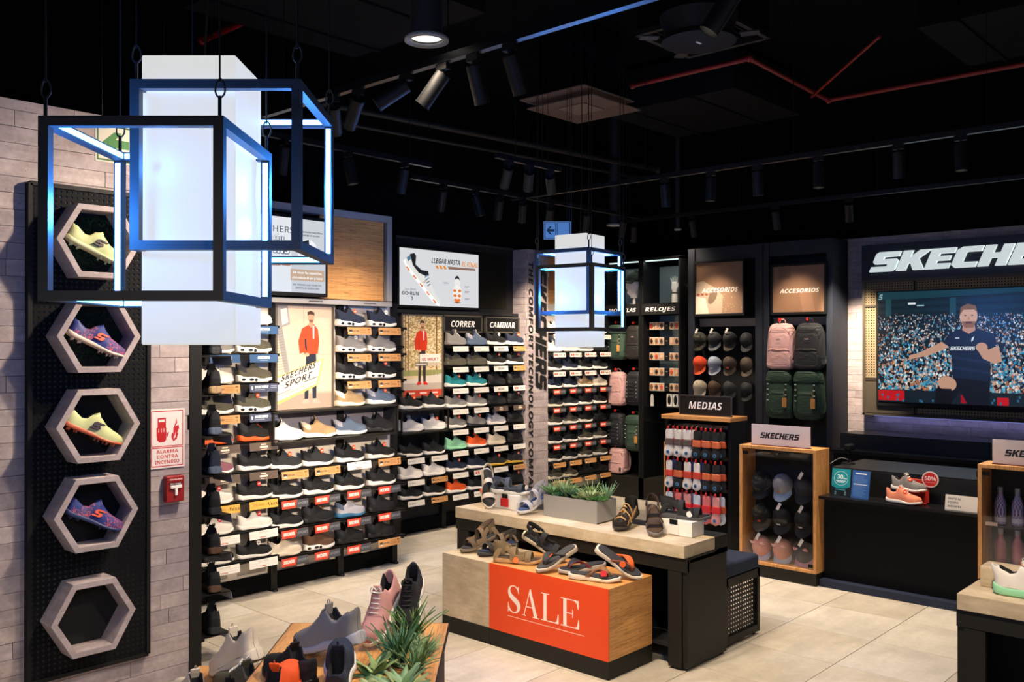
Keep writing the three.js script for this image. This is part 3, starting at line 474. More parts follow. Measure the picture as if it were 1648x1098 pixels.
  if (o.tag) { const h = part(t, 'hang_tag', o.tag[0] === 'round' ? tagGeo : rbox(0.034, 0.03, 0.003, 0.002), M(o.tag[1], 0.5)); h.position.set(X(o.tag[2] ?? 0.5), top(0.5) + (o.tag[3] ?? 0.03), 0.05); h.rotation.set(-0.2, 0.2, 0.1); }
  return t;
}
function putSandal(o, label, pos, turn, rx = 0, rz = 0, group) {
  const t = sandal(o); t.name = numbered(o.kind === 'thong' ? 'flip_flop' : 'sandal'); t.userData = { label, category: o.kind === 'thong' ? 'flip-flop' : 'sandal' }; if (group) t.userData.group = group; t.position.set(pos[0], pos[1], -pos[2]); t.rotation.set(rx, turn, rz, 'YXZ'); scene.add(t); return t;
}
// ---------- printed shelf labels ----------
const LAB = {};
const lab = (k, bg, draw) => { LAB[k] = pic(canvasTex(256, 64, (g, w, h) => { fill(g, bg, 0, 0, w, h); draw(g, w, h); }), 0.55); };
lab('kraft', '#c08d57', (g) => { fill(g, '#3a332c', 14, 20, 34, 30); fill(g, '#d8cfc0', 16, 40, 30, 10); txt(g, 'SLIP-INS', 86, 32, 18, '#4a4038', { stroke: 1 }); for (let i = 0; i < 3; i++) fill(g, '#9b6c3f', 130, 16 + i * 13, 70, 5); fill(g, '#7a5230', 216, 12, 26, 12); fill(g, '#7a5230', 226, 34, 8, 18); });
lab('sport', '#3d3f44', (g) => { poly(g, '#c33f2a', [[0, 0], [150, 0], [128, 64], [0, 64]]); wordOn(g, 14, 18, 112, 26, '#f0e9e2'); txt(g, 'SPORT', 200, 32, 28, '#7c7f86', { slant: 0.25, sx: 1.2 }); });
lab('brown', '#53463d', (g) => { fill(g, '#d9c9b4', 104, 12, 48, 10); fill(g, '#d9c9b4', 92, 30, 72, 14); fill(g, '#d9c9b4', 100, 54, 56, 3); });
lab('yellow', '#d0a044', (g) => { txt(g, 'SKECHERS', 84, 32, 22, '#5c4420', { w: 'normal', sx: 1.05 }); txt(g, '×', 158, 32, 20, '#5c4420'); txt(g, 'Vexx', 210, 32, 36, '#3a2a16', { slant: 0.15, f: 'serif' }); });
lab('white', '#dcd8d0', (g) => { fill(g, '#b5b0a8', 4, 26, 248, 2); fill(g, '#b5b0a8', 4, 44, 248, 2); txt(g, 'SKECHERS', 128, 14, 17, '#8a857e', { w: 'normal', sx: 1.2 }); fill(g, '#a4443a', 92, 50, 60, 6); });
lab('plain', '#dad5cb', (g) => { txt(g, 'GO RUN', 60, 32, 22, '#7d7870', {}); fill(g, '#c5bfb4', 110, 22, 120, 4); fill(g, '#c5bfb4', 110, 36, 120, 4); });
lab('walk', '#dad5cb', (g) => { txt(g, 'GO WALK', 70, 32, 22, '#77726a', {}); fill(g, '#cbc5ba', 130, 28, 110, 4); });
lab('comfy', '#dad5cb', (g) => { wordOn(g, 70, 20, 120, 24, '#77726a'); });
lab('blue', '#2f5078', (g) => { wordOn(g, 70, 14, 116, 22, '#d7e2ea'); fill(g, '#8fa9c0', 90, 44, 76, 5); });
lab('dark', '#3c4258', (g) => { poly(g, '#e0e4ea', [[22, 14], [30, 30], [22, 50], [14, 32]]); wordOn(g, 44, 14, 130, 20, '#dfe3ea'); fill(g, '#9aa2b4', 44, 44, 90, 5); fill(g, '#9aa2b4', 190, 16, 54, 4); fill(g, '#9aa2b4', 190, 28, 54, 4); });
lab('film', '#6f7078', (g) => { fill(g, '#8d8e96', 0, 0, 256, 6); });
lab('go', '#d6cfc6', (g) => { fill(g, '#b23c2c', 22, 18, 70, 26); txt(g, '%', 57, 32, 24, '#efe7de'); fill(g, '#8c857b', 116, 26, 70, 12); fill(g, '#b23c2c', 222, 20, 14, 24); });
const labelGeo = card(0.222, 0.056, 0.002), labelGeoS = card(0.205, 0.05, 0.002), lipGeo = box(0.232, 0.006, 0.004), plateGeo = box(0.262, 0.004, 0.15), armG = box(0.024, 0.03, 0.2);
// one shelving bay: back panel, uprights, per row a shelf with plate(s) and label(s). x = metres from the bay's left edge; z = 0 at the back panel
function bay(label, pos, w, h, back, cols, rows, depth, o = {}) {
  const t = thing('shoe_shelving', label, 'shelving', pos, 0, o.group);
  part(t, 'back_panel', box(w - 0.004, h - (o.y0 ?? 0.05), 0.02, w / 2, (h + (o.y0 ?? 0.05)) / 2, -0.012), back); part(t, 'kick_plate', box(w, o.kick ?? 0.11, 0.03, w / 2, (o.kick ?? 0.11) / 2 + 0.015, 0.012), MT.matte);
  const up = (x) => { part(t, 'upright', [box(0.05, h, 0.035, x, h / 2, 0.02), cyl(0.018, 0.022, 0.015, x, 0.0075, 0.05, 12)], MT.frame); };
  up(0.027); if (o.last) up(w - 0.027); if (o.mesh) for (const y of [1.65, 1.83]) part(t, 'mesh_panel', metreUV(plane(w - 0.08, 0.14, w / 2, y, 0.006)), perforated('#2b2924'));
  for (const [y, labs, d = 0] of rows) {
    const s = new THREE.Group(); s.name = 'shelf'; s.position.set(0, y, 0); t.add(s);
    part(s, 'shelf_board', [box(w - 0.006, 0.006, 0.085, w / 2, -0.004, depth - 0.0425), box(w - 0.006, 0.018, 0.004, w / 2, -0.01, depth - 0.002)], MT.frame); for (const x of [0.03, w - 0.03]) part(s, 'bracket', box(0.01, 0.022, depth - 0.01, x, -0.018, depth / 2), MT.frame);
    cols.forEach((x, i) => { if (!labs[i]) return; const m = part(s, 'label_card', o.small ? labelGeoS : labelGeo, LAB[labs[i]]); m.position.set(x + (o.shift ?? 0.03), -0.034, depth + 0.012); m.rotation.x = -0.12; });
  }
  return t;
}
const BB = 5.70, WB = MT.wallwhite;               // back plane of the left shoe wall
const rowsB1 = [[1.885, ['blue', 'blue']], [1.69, ['blue', 'blue']], [1.487, ['kraft', 'dark']], [1.283, ['kraft', 'dark']], [1.084, ['brown', 'brown']], [0.883, ['brown', 'brown']], [0.682, ['yellow', 'yellow']], [0.478, ['white', 'white']], [0.28, ['white', 'white']]];
bay('pale-backed shoe shelving bay next to the hexagon wall', [3.04, 0, BB], 0.59, 2.08, WB, [0.13, 0.425], rowsB1, 0.15);
const rowsB2 = [[0.862, ['kraft', 'kraft']], [0.654, ['sport', 'sport']], [0.446, ['sport', 'sport']], [0.249, ['sport', 'sport']]];
bay('pale-backed shoe shelving bay under the orange jacket poster', [3.63, 0, BB], 0.585, 2.08, WB, [0.09, 0.37], rowsB2, 0.15);
bay('pale-backed shoe shelving bay at the right end of the left wall', [4.215, 0, BB], 0.585, 2.08, WB, [0.075, 0.37], [[1.888, ['kraft', 'kraft']], [1.685, ['kraft', 'kraft']], [1.48, ['kraft', 'kraft']], [0.872, ['white', 'kraft']], [0.657, ['sport', 'sport']], [0.448, ['sport', 'sport']], [0.245, ['sport', 'kraft']]], 0.15, { last: true });
{ // long open display box across the two bays
  const t = thing('display_box_shelf', 'long black open display box shelf across two bays, holding pale shoes', 'shelf', [3.55, 1.06, BB]), w = 1.13, d = 0.19, h = 0.215, r = 0.014;
  part(t, 'top_board', box(w, r, d, w / 2, h, d / 2), MT.olive); part(t, 'bottom_board', box(w, r, d, w / 2, 0, d / 2), MT.olive); for (const x of [r / 2, w - r / 2]) part(t, 'front_post', box(r, h, r, x, h / 2, d - r / 2), MT.olive);
  part(t, 'back_board', box(w - 0.02, h, 0.01, w / 2, h / 2, 0.01), M('#6d6a74', 0.8)); for (const x of [r / 2, w - r / 2]) part(t, 'side_board', box(0.006, h, d - 0.03, x, h / 2, d / 2 - 0.01), M('#2b2b30', 0.6));
}
const XB = [3.17, 3.465, 3.72, 4.0, 4.29, 4.585], GB = 'shoes on the left shoe wall';
const shoesB = [
  [1.885, ['Sww', 'Lww', , , 'AnwfO', 'AnwfW']], [1.69, ['Lgwd', 'Aowd', , , 'AgwfW.k', 'Agwd.k']], [1.487, ['Lwwr', 'Aowk', , , 'AkwfW', 'AkwfO']], [1.283, ['SowdO', 'AowdO', , , 'Stctr', 'SswbO']],
  [1.084, ['Bkrr', 'Bkrr.r']], [0.883, ['Fmww', 'Lkwd']], [0.682, ['LwwfR', 'LkwfR']], [0.478, ['FwwrR', 'FwwbR']], [0.28, ['Fkwk', 'FkwkW']],
  [1.066, [, , 'Swwwf', 'Stwt', 'Sswf', 'Akkk']], [0.862, [, , 'SdwfO', 'SdwfO', 'SkwfO', 'SkwfO']], [0.654, [, , 'Skwf', 'Skwf', 'Skwp', 'Skwp']], [0.447, [, , 'Lkww', 'Bkkd.l', 'Lfbb', 'Bkkk']], [0.248, [, , 'Lccl', 'Ahwd', 'Akkd', 'Akkd']],
];
{
  const seenTop = shoesB.slice().sort((p, q) => q[0] - p[0]);
  for (const [y, list] of shoesB) list.forEach((c, i) => {
    if (!c) return; const bayN = i < 2 ? 'hexagon-wall bay' : 'right bays', inBay = shoesB.filter(([, l]) => (i < 2 ? l[0] : l[i])).map((q) => q[0]).sort((p, q) => q - p), r = inBay.indexOf(y), isBox = y === 1.066;
    const colW = i < 2 ? ['left', 'right'][i] : ORD[i - 2];
    const where = i < 2 ? `${colW} of ${ORD[r]} row down, hexagon-wall bay` : isBox ? `${colW} in the black display box` : y > 1 ? `${['left', 'right'][i - 4]} of ${ORD[r]} row beside jacket poster` : `${colW} in ${ORD[['0.862', '0.654', '0.447', '0.248'].indexOf(String(y))]} row below display box`;
    shoe(c.replace('Swwwf', 'Swww'), [XB[i] + rr(-0.008, 0.008) + (y > 1.2 && i > 3 ? 0.01 : 0), y + (isBox ? 0.004 : 0.002) + (y === 1.283 && i > 3 ? 0 : 0), BB - 0.088], isBox ? -0.28 : rr(-0.1, 0.02), where, GB, isBox ? { rz: 0 } : {});
  });
}
// ---------- header over the left shoe wall ----------
{
  const t = thing('header_box', 'pale framed header box with an oak panel over the left shoe wall', 'header panel', [2.46, 2.05, 5.71]), w = 2.22, h = 0.71, d = 0.12;
  part(t, 'frame', [box(w, 0.05, d, w / 2, h - 0.025, d / 2), box(w, 0.035, d, w / 2, 0.0175, d / 2), box(0.05, h - 0.085, d, w - 0.025, h / 2, d / 2)], M('#989795', 0.6)); part(t, 'back_board', box(w, h, 0.02, w / 2, h / 2, 0.01), MT.matte);
  part(t, 'oak_panel', box(0.6, h - 0.095, 0.02, 1.85, h / 2 - 0.005, d - 0.03), MT.oak); part(t, 'oak_panel', box(0.55, h - 0.095, 0.02, 0.3, h / 2 - 0.005, d - 0.03), MT.oak);
  part(t, 'vent_slot', [0.9, 1.5, 2.0].map((x) => box(0.12, 0.006, 0.002, x, 0.018, d + 0.0005)), MT.black);
}
function screen(label, pos, w, h, t_, turn = 0, glow = 1) {
  const t = thing('advert_screen', label, 'screen', pos, turn);
  part(t, 'casing', rbox(w + 0.05, h + 0.05, 0.05, 0.006, 0, 0, -0.025), MT.black); part(t, 'display', card(w, h, 0.003, 0, 0, 0.0015), pic(t_, 0.3, glow));
  const l = new THREE.RectAreaLight(0xffffff, 0.45 * glow, w, h); l.name = 'screen_light'; l.position.set(0, 0, 0.008); l.rotation.y = Math.PI; t.add(l); return t;
}
screen('bright screen with slip-on shoe advert behind the near hanging lamp', [3.52, 2.386, 5.545], 0.98, 0.525, canvasTex(1024, 548, (g, w, h) => {
  fill(g, '#dfe3e8', 0, 0, w, h); fill(g, '#c9cdd4', 720, 0, 304, h); txt(g, 'SKECHERS', 560, 90, 62, '#333a44', { w: 'normal', sx: 1.3 }); txt(g, 'HANDS FREE', 540, 160, 40, '#ffffff', { stroke: 6, sc: '#2a3a5c' }); txt(g, 'Slip-ins', 530, 230, 100, '#ffffff', { stroke: 12, sc: '#22345e' });
  txt(g, 'HOMBRES,', 590, 310, 38, '#a2522e', {}); txt(g, 'NUNCA', 560, 350, 36, '#a2522e', {}); fill(g, '#b98a70', 640, 342, 70, 14); fill(g, '#c4a68c', 712, 376, 300, 84); txt(g, 'Sin tocar las zapatillas,', 862, 400, 24, '#ffffff', {}); txt(g, '¡introduce el pie y listo!', 862, 438, 24, '#ffffff', {});
  txt(g, 'NO TENDRÁS QUE TOCAR TUS', 862, 490, 18, '#5a5f66', {}); txt(g, 'ZAPATILLAS NUNCA MÁS', 862, 514, 18, '#5a5f66', {}); txt(g, 'Un diseño exclusivo Heel Pillow', 862, 92, 18, '#2f343b', {}); txt(g, 'sostiene el pie en su sitio', 862, 116, 18, '#2f343b', {});
  oval(g, '#eceef2', 862, 240, 92, 92); poly(g, '#23262c', [[800, 170], [872, 150], [880, 240], [830, 262], [800, 230]]); oval(g, '#ffffff', 850, 300, 66, 22); fill(g, '#22345e', 420, 480, 60, 40); oval(g, '#ffffff', 250, 280, 190, 80); poly(g, '#8d97a3', [[80, 270], [180, 180], [300, 210], [430, 290], [410, 330], [90, 330]]);
}), 0, 1.05);
// ---------- posters ----------
function person(g, o) {                              // a plain standing figure, print for a poster
  const { x, y, s, jacket, dark, leg, shoe: sh } = o; g.save(); g.translate(x, y); g.scale(s, s);
  poly(g, leg, [[-26, 180], [34, 180], [40, 300], [36, 420], [14, 420], [8, 300], [2, 240], [-8, 320], [-14, 420], [-36, 420], [-34, 300]]);
  poly(g, sh, [[-40, 416], [-12, 416], [-6, 436], [-40, 442], [-52, 434]]); poly(g, sh, [[12, 416], [38, 416], [62, 436], [58, 442], [16, 440]]);
  poly(g, jacket, [[-14, 38], [22, 34], [46, 60], [54, 120], [46, 186], [-30, 188], [-36, 150], [-40, 178], [-66, 186], [-74, 120], [-50, 56]]); poly(g, dark, [[-36, 110], [-26, 110], [-20, 184], [-32, 184]]);
  poly(g, o.arm ?? jacket, [[-52, 58], [-36, 60], [-44, 130], [-22, 176], [-30, 196], [-62, 150], [-72, 116]]); oval(g, '#c99a7c', -20, 190, 13, 10); poly(g, '#ffffff', [[14, 44], [24, 40], [22, 110], [16, 112]]);
  poly(g, '#b98a6c', [[-8, 18], [16, 18], [18, 44], [4, 52], [-10, 42]]); oval(g, '#c99a7c', 4, 0, 20, 27); poly(g, '#4a3021', [[-18, -6], [-20, -26], [0, -36], [22, -28], [26, -8], [18, -14], [-8, -16]]); poly(g, '#7b5540', [[-12, 10], [20, 10], [14, 26], [-4, 26]]); oval(g, '#2c1c14', -4, -3, 2.4, 1.6); oval(g, '#2c1c14', 12, -3, 2.4, 1.6); fill(g, '#8c4a3c', -1, 14, 11, 2.6); poly(g, '#b5805f', [[4, -2], [8, 8], [2, 8]]);
  g.restore();
}
function poster(label, pos, w, h, t_, glow) { const t = thing('framed_poster', label, 'poster', pos, 0); part(t, 'frame', [box(w + 0.03, 0.016, 0.03, 0, h / 2 + 0.007, 0), box(w + 0.03, 0.016, 0.03, 0, -h / 2 - 0.007, 0), box(0.016, h, 0.03, -w / 2 - 0.007, 0, 0), box(0.016, h, 0.03, w / 2 + 0.007, 0, 0)], M('#5d564c', 0.5)); part(t, 'print', card(w, h, 0.012, 0, 0, 0), pic(t_, 0.45, 0)); return t; }
const posterA = canvasTex(640, 1010, (g, w, h) => {
  fill(g, '#cdb59c', 0, 0, w, h); for (let i = 0; i < 900; i++) { g.globalAlpha = 0.05; fill(g, rnd() > 0.5 ? '#a98f76' : '#e6d3bd', rnd() * w, rnd() * h * 0.84, rr(10, 90), rr(4, 40)); } g.globalAlpha = 1; fill(g, '#a08d7e', 0, h * 0.85, w, h * 0.15); fill(g, '#b5a08c', 0, h * 0.83, w, 20);
  fill(g, '#a89684', 300, 0, 4, h * 0.83); fill(g, '#a89684', 0, 470, w, 4); poly(g, '#8d8a86', [[0, 0], [120, 0], [150, 180], [60, 210], [150, 660], [90, 660], [0, 240]]); poly(g, '#c8c4be', [[40, 40], [110, 20], [130, 160], [60, 190]]); for (let i = 0; i < 16; i++) poly(g, '#77746f', [[0, 230 + i * 26], [60 + i * 4, 214 + i * 26], [62 + i * 4, 218 + i * 26], [0, 236 + i * 26]]);
  person(g, { x: 385, y: 110, s: 1.92, jacket: '#d8441a', dark: '#20242c', leg: '#262a34', shoe: '#a89a8e' });
  poly(g, '#d8b86a', [[-10, 690], [545, 510], [470, 780], [-10, 960]]); poly(g, '#e6d6c0', [[-10, 704], [520, 530], [455, 764], [-10, 930]]);
  g.save(); g.translate(250, 660); g.transform(1, -0.33, 0, 1, 0, 0); txt(g, 'SKECHERS', 0, -20, 82, '#171512', { slant: 0.3, sx: 1.02 }); txt(g, 'SPORT', -6, 60, 82, '#171512', { slant: 0.3, sx: 1.25 }); fill(g, '#171512', -250, 116, 160, 5); fill(g, '#171512', 60, 100, 150, 8); txt(g, 'COMFORT WITHOUT LIMITS', 10, 146, 28, '#3a332c', { w: 'normal', sx: 1.15 }); g.restore();
});
poster('tall poster of a man in an orange jacket among the shoe shelves', [3.917, 1.655, BB - 0.03], 0.476, 0.755, posterA);
const posterB = canvasTex(560, 860, (g, w, h) => {
  fill(g, '#d9c39a', 0, 0, w, h); for (let i = 0; i < 2600; i++) { g.globalAlpha = 0.55; oval(g, ['#7d6a33', '#b9984f', '#e9d8ab', '#5e5a2c', '#f3e9cc', '#a7742d'][Math.floor(rnd() * 6)], rnd() * w, rnd() * 560, rr(4, 14), rr(3, 9)); } g.globalAlpha = 1; for (const x of [30, 70, 470]) fill(g, '#7a5f3e', x, 0, rr(10, 26), 600);
  fill(g, '#9a9a60', 0, 580, w, 60); poly(g, '#d5cabb', [[0, 690], [560, 620], [560, 790], [0, 790]]); fill(g, '#b9ab9c', 0, 720, w, 70); for (let i = 0; i < 40; i++) fill(g, '#8a8a55', rr(0, w), 580, 5, 60);
  person(g, { x: 270, y: 100, s: 1.45, jacket: '#c23414', dark: '#a82c10', leg: '#3a2b2c', shoe: '#cc2f1d' });
  fill(g, '#e6dfd6', 238, 560 - 150, 300, 88); txt(g, 'SKECHERS', 320, 428, 20, '#b9afa5', { w: 'normal', sx: 1.2 }); txt(g, 'GO WALK 7', 388, 466, 44, '#a52c22', { sx: 1.02 }); g.globalAlpha = 0.75; fill(g, '#6e6259', 170, 498, 190, 42); fill(g, '#cfc2b1', 360, 498, 178, 42); g.globalAlpha = 1; fill(g, '#e4dbd2', 184, 512, 150, 12); fill(g, '#c8452e', 0, 790, w, 70); for (const x of [70, 240, 400]) fill(g, '#f0d9cc', x, 816, 100, 18);
});
poster('tall poster of a man in a red top walking in a park', [5.75, 1.645, 6.43], 0.49, 0.755, posterB);
// ---------- black-backed shoe wall ----------
const B2 = 6.47, KB = M('#0e0f10', 0.8), kbPerf = MT.matte;
bay('black shoe shelving bay mostly hidden behind the left wall', [4.92, 0, B2], 0.52, 2.06, KB, [0.22], [[1.74, ['plain']], [1.54, ['plain']], [1.34, ['plain']], [0.95, ['go']], [0.722, ['kraft']], [0.523, ['kraft']], [0.33, ['kraft']]], 0.15, { small: true });
bay('black shoe shelving bay under the red top poster', [5.44, 0, B2], 0.565, 2.06, KB, [0.1, 0.39], [[0.722, ['walk', 'walk']], [0.523, ['walk', 'kraft']], [0.336, ['walk', 'kraft']]], 0.15, { small: true });
const rows8 = [1.744, 1.545, 1.34, 1.142, 0.945, 0.742, 0.533, 0.326];
bay('black shoe shelving bay under the CORRER sign', [6.005, 0, B2], 0.565, 2.06, KB, [0.1, 0.385], rows8.map((y, i) => [y, ['plain', i === 6 ? 'go' : 'walk']]), 0.15, { small: true, mesh: 1 });
bay('black shoe shelving bay under the CAMINAR sign', [6.57, 0, B2], 0.485, 2.06, KB, [0.1, 0.385], rows8.map((y, i) => [y, [i < 3 ? 'comfy' : i === 3 ? 'brown' : 'walk', i < 2 ? 'kraft' : i === 2 ? 'go' : i === 3 ? 'brown' : i > 5 ? 'kraft' : 'walk']]), 0.15, { small: true, last: true, mesh: 1 });
{
  const t = thing('display_box_shelf', 'black open display box shelf with two white striped shoes, under the park poster', 'shelf', [5.36, 0.945, B2]), w = 0.585, d = 0.2, h = 0.205, r = 0.014;
  part(t, 'top_board', box(w, r, d, w / 2, h, d / 2), MT.olive); part(t, 'bottom_board', box(w, r, d, w / 2, 0, d / 2), MT.olive); for (const x of [r / 2, w - r / 2]) part(t, 'front_post', box(r, h, r, x, h / 2, d - r / 2), MT.olive); part(t, 'back_board', box(w - 0.02, h, 0.01, w / 2, h / 2, 0.01), M('#3d4350', 0.8));
}
const GB2 = 'shoes on the black-backed shoe wall', XB2 = [6.14, 6.42, 6.70, 6.99];
const s8 = [['Lggf', 'Lssf', 'SkwdW', 'SnwfO'], ['Loof', 'Loot', 'LkwgO', 'LkwgO'], ['LewrO', 'LewrW', 'Lkkd', 'Lkkd'], ['LgwtO', 'LgwtO', 'SkkdO', 'SkkdO'], ['SgwfO', 'LgddO', 'Lfwf', 'Lkkd'], ['Liii', 'Lrwr', 'Scct', 'Skkd'], ['LnwfO', 'Lnwf', 'FdlfO', 'FdlfO'], ['Lrwr', 'Lkwd', 'Lkkd', 'SkkdO']];
s8.forEach((row, r) => row.forEach((c, i) => shoe(c, [XB2[i], rows8[r] + 0.002, B2 - 0.088], rr(-0.1, 0.04), `${ORD[i]} from left, ${ORD[r]} row under ${i < 2 ? 'CORRER' : 'CAMINAR'} sign`, GB2)));
[[1.15 + 0.008, ['SkwdO', 'SdwdO'], 'on top of the park-poster display box'], [0.953, ['Lwwk.k', 'LwwkO'], 'inside the park-poster display box'], [0.724, ['Skwf', 'Lkwf'], 'top row below park-poster display box'], [0.525, ['Swww', 'Swwf'], 'middle row below park-poster display box'], [0.338, ['Lkwf', 'Lkwf'], 'bottom row below park-poster display box']].forEach(([y, l, where], k) => l.forEach((c, i) => shoe(c.replace('.k', ''), [i ? 5.84 : 5.555, y, B2 - 0.1], k === 1 ? -0.22 : rr(-0.1, 0.03), `${['left', 'right'][i]} one, ${where}`, GB2)));
[[1.742, 'Lyyd'], [1.542, 'Fook'], [1.342, 'Fook'], [0.724, 'Skwf'], [0.525, 'Lwwf'], [0.332, 'Lnwf']].forEach(([y, c], i) => shoe(c, [5.2, y, B2 - 0.088], 0, `half hidden left of park poster, ${ORD[i]} down`, GB2));
// header over it: screen and dark panels
{
  const t = thing('header_box', 'black header band over the black-backed shoe wall', 'header panel', [4.9, 2.07, 6.6]), w = 2.16, h = 0.67, d = 0.12; part(t, 'band', box(w, h, d, w / 2, h / 2, d / 2), M('#111214', 0.6)); part(t, 'top_edge', box(w, 0.02, d + 0.02, w / 2, h + 0.008, d / 2), M('#303133', 0.5)); part(t, 'light_rail', box(w, 0.03, 0.08, w / 2, -0.012, d + 0.04), M('#18191b', 0.5)); const p = part(t, 'mesh_panel', box(0.5, 0.56, 0.006, 1.8, 0.33, d + 0.006), perforated('#221f16')); p.userData.label = 'dark ribbed mesh panel';
}
screen('bright screen with running shoe advert over the black-backed wall', [5.965, 2.378, 6.41], 1.02, 0.525, canvasTex(1024, 528, (g, w, h) => {
  fill(g, '#d9dade', 0, 0, w, h); g.save(); txt(g, 'LLEGAR HASTA', 580, 95, 66, '#23262c', { slant: 0.18, sx: 0.82 }); txt(g, 'EL FINAL', 905, 105, 66, '#e58a2e', { slant: 0.18, sx: 0.82 }); g.restore();
  for (let i = 0; i < 3; i++) poly(g, '#e58a2e', [[440 + i * 50, 140], [470 + i * 50, 140], [490 + i * 50, 170], [460 + i * 50, 170]]); poly(g, '#8d6f62', [[600, 140], [980, 140], [980, 160], [620, 166]]);
  g.save(); g.translate(290, 260); g.rotate(0.72); poly(g, '#ffffff', [[-280, 60], [-200, 84], [0, 90], [240, 96], [330, 70], [320, 40], [-270, 20]]); poly(g, '#e6e4df', [[-270, 30], [-250, -50], [-210, -60], [-150, -10], [-60, -20], [10, -70], [60, -40], [200, 10], [310, 20], [325, 50], [100, 60], [-240, 50]]); poly(g, '#1d1f24', [[-262, -44], [-230, -90], [-196, -86], [-150, -20], [-60, -34], [6, -84], [40, -60], [20, -30], [-70, 10], [-170, 6]]); poly(g, '#5b7f97', [[-268, 10], [-254, -40], [-220, -30], [-230, 20]]);
  for (let i = 0; i < 5; i++) poly(g, '#e5762e', [[-210 + i * 110, 66], [-160 + i * 110, 68], [-170 + i * 110, 82], [-216 + i * 110, 80]]); for (let i = 0; i < 4; i++) poly(g, '#5b7f97', [[20 + i * 26, -52 + i * 14], [34 + i * 26, -60 + i * 14], [20 + i * 26, -10 + i * 12], [8 + i * 26, -8 + i * 12]]); txt(g, 'S', 40, 20, 44, '#c98a58', { slant: 0.3 }); g.restore();
  txt(g, 'SKECHERS', 130, 380, 26, '#77797f', { w: 'normal', sx: 1.2 }); txt(g, 'GO•RUN', 130, 418, 46, '#23262c', { sx: 1.15 }); txt(g, '7', 150, 466, 48, '#23262c', {});
  g.save(); g.translate(730, 370); oval(g, '#1d1f24', 0, -100, 34, 46); oval(g, '#eceae6', 0, -80, 40, 40); oval(g, '#f2f0ec', 0, 20, 62, 80); for (const [x, y] of [[-34, 0], [34, 0], [-30, 48], [30, 48], [-20, 90], [22, 90], [0, 110]]) oval(g, '#e5762e', x, y, 22, 14); g.restore(); fill(g, '#1d1f24', 690, 482, 84, 6); for (const y of [320, 370, 440]) { fill(g, '#6d6f75', 830, y, 70, 5); fill(g, '#8d8f95', 830, y + 12, 50, 4); } fill(g, '#b0b2b8', 540, 290, 60, 5); fill(g, '#b0b2b8', 540, 302, 80, 5);
}), 0, 1.0);
const signPic = (s, slant = 0.2) => canvasTex(512, 160, (g, w, h) => { fill(g, '#0c0c0d', 0, 0, w, h); g.font = 'bold 84px sans-serif'; txt(g, s, w / 2, h / 2, 84, '#efece6', { slant, sx: Math.min(1.3, w * (s.length > 6 ? 0.8 : 0.66) / g.measureText(s).width) }); });
function lettersign(label, s, pos, w, h, turn = 0, frame = '#4a463d') { const t = thing('department_sign', label, 'sign', pos, turn); part(t, 'frame', [box(w + 0.03, 0.016, 0.03, 0, h / 2, 0), box(w + 0.03, 0.016, 0.03, 0, -h / 2, 0), box(0.016, h, 0.03, -w / 2 - 0.007, 0, 0), box(0.016, h, 0.03, w / 2 + 0.007, 0, 0)], M(frame, 0.5)); part(t, 'print', card(w, h, 0.014), pic(signPic(s), 0.5)); }
lettersign('black CORRER sign above the shoe rows', 'CORRER', [6.267, 1.952, 6.42], 0.5, 0.155); lettersign('black CAMINAR sign next to the column', 'CAMINAR', [6.81, 1.95, 6.40], 0.47, 0.15);
// ---------- shelving right of the column ----------
const rowsC = [2.07, 1.873, 1.672, 1.466, 1.272, 1.071, 0.871, 0.67, 0.476, 0.282], C2 = 6.53;
const lc = (i) => (i < 4 ? 'go' : i < 8 ? 'sport' : 'kraft');
bay('pale-backed shoe shelving bay right beside the lettered column', [7.46, 0, C2], 0.6, 2.2, WB, [0.2, 0.48], rowsC.slice(1).map((y, i) => [y, [lc(i + 1), i === 7 || i === 8 ? 'kraft' : lc(i + 1)]]), 0.16, { small: true, shift: 0.02 });
bay('pale-backed shoe shelving bay in the far corner', [8.06, 0, C2], 0.62, 2.2, WB, [0.15, 0.43], rowsC.slice(1).map((y, i) => [y, [lc(i + 1), lc(i + 1)]]), 0.16, { small: true, shift: 0.02, last: true });
const sC = [['Sww', 'Sww', 'Lgw', 'Skw'], ['Swwf', 'Swwf', 'Lgw', 'Lkk'], ['Skwf', 'Snwf', 'Skw', 'Skwf'], ['Snww', 'Snww', 'Stwt', 'Sccc'], ['Ldcf', 'Ldwf', 'Lkwe', 'Lkwb'], ['Bowt', 'Lowt', 'Skwf', 'Skkd'], ['Bkwl', 'Bkwl', 'Bowf', 'Bowf'], ['Skwf', 'Skw', 'Bowf', 'Bowf'], ['Boct', 'Soct', 'Skkd', 'Bkkd']];
sC.forEach((row, r) => row.forEach((c, i) => shoe(c.padEnd(4, 'f'), [[7.68, 7.95, 8.22, 8.49][i], rowsC[r + 1] + 0.002, C2 - 0.088], rr(-0.12, 0.05), `${ORD[i]} in ${ORD[r]} row, shelving right of column`, 'shoes right of the lettered column')));
{
  const t = thing('header_box', 'oak header panel with pale letters behind the hanging lamp', 'header panel', [7.44, 2.2, 6.6]); part(t, 'panel', box(1.3, 0.52, 0.06, 0.65, 0.26, 0.03), MT.oak); part(t, 'lettering', card(0.5, 0.24, 0.004, 0.36, 0.27, 0.063), pic(canvasTex(256, 128, (g, w, h) => { fill(g, '#a8662e', 0, 0, w, h); txt(g, 'O', 60, 36, 60, '#d9c6ae', {}); txt(g, 'I', 60, 94, 60, '#d9c6ae', {}); }), 0.5));
  single('corner_panel', 'tall pale panel closing the far corner beside the shelving', 'panel', box(0.2, 2.2, 0.02, 0.1, 1.1, 0), WB, [8.72, 0, 6.56]);
}
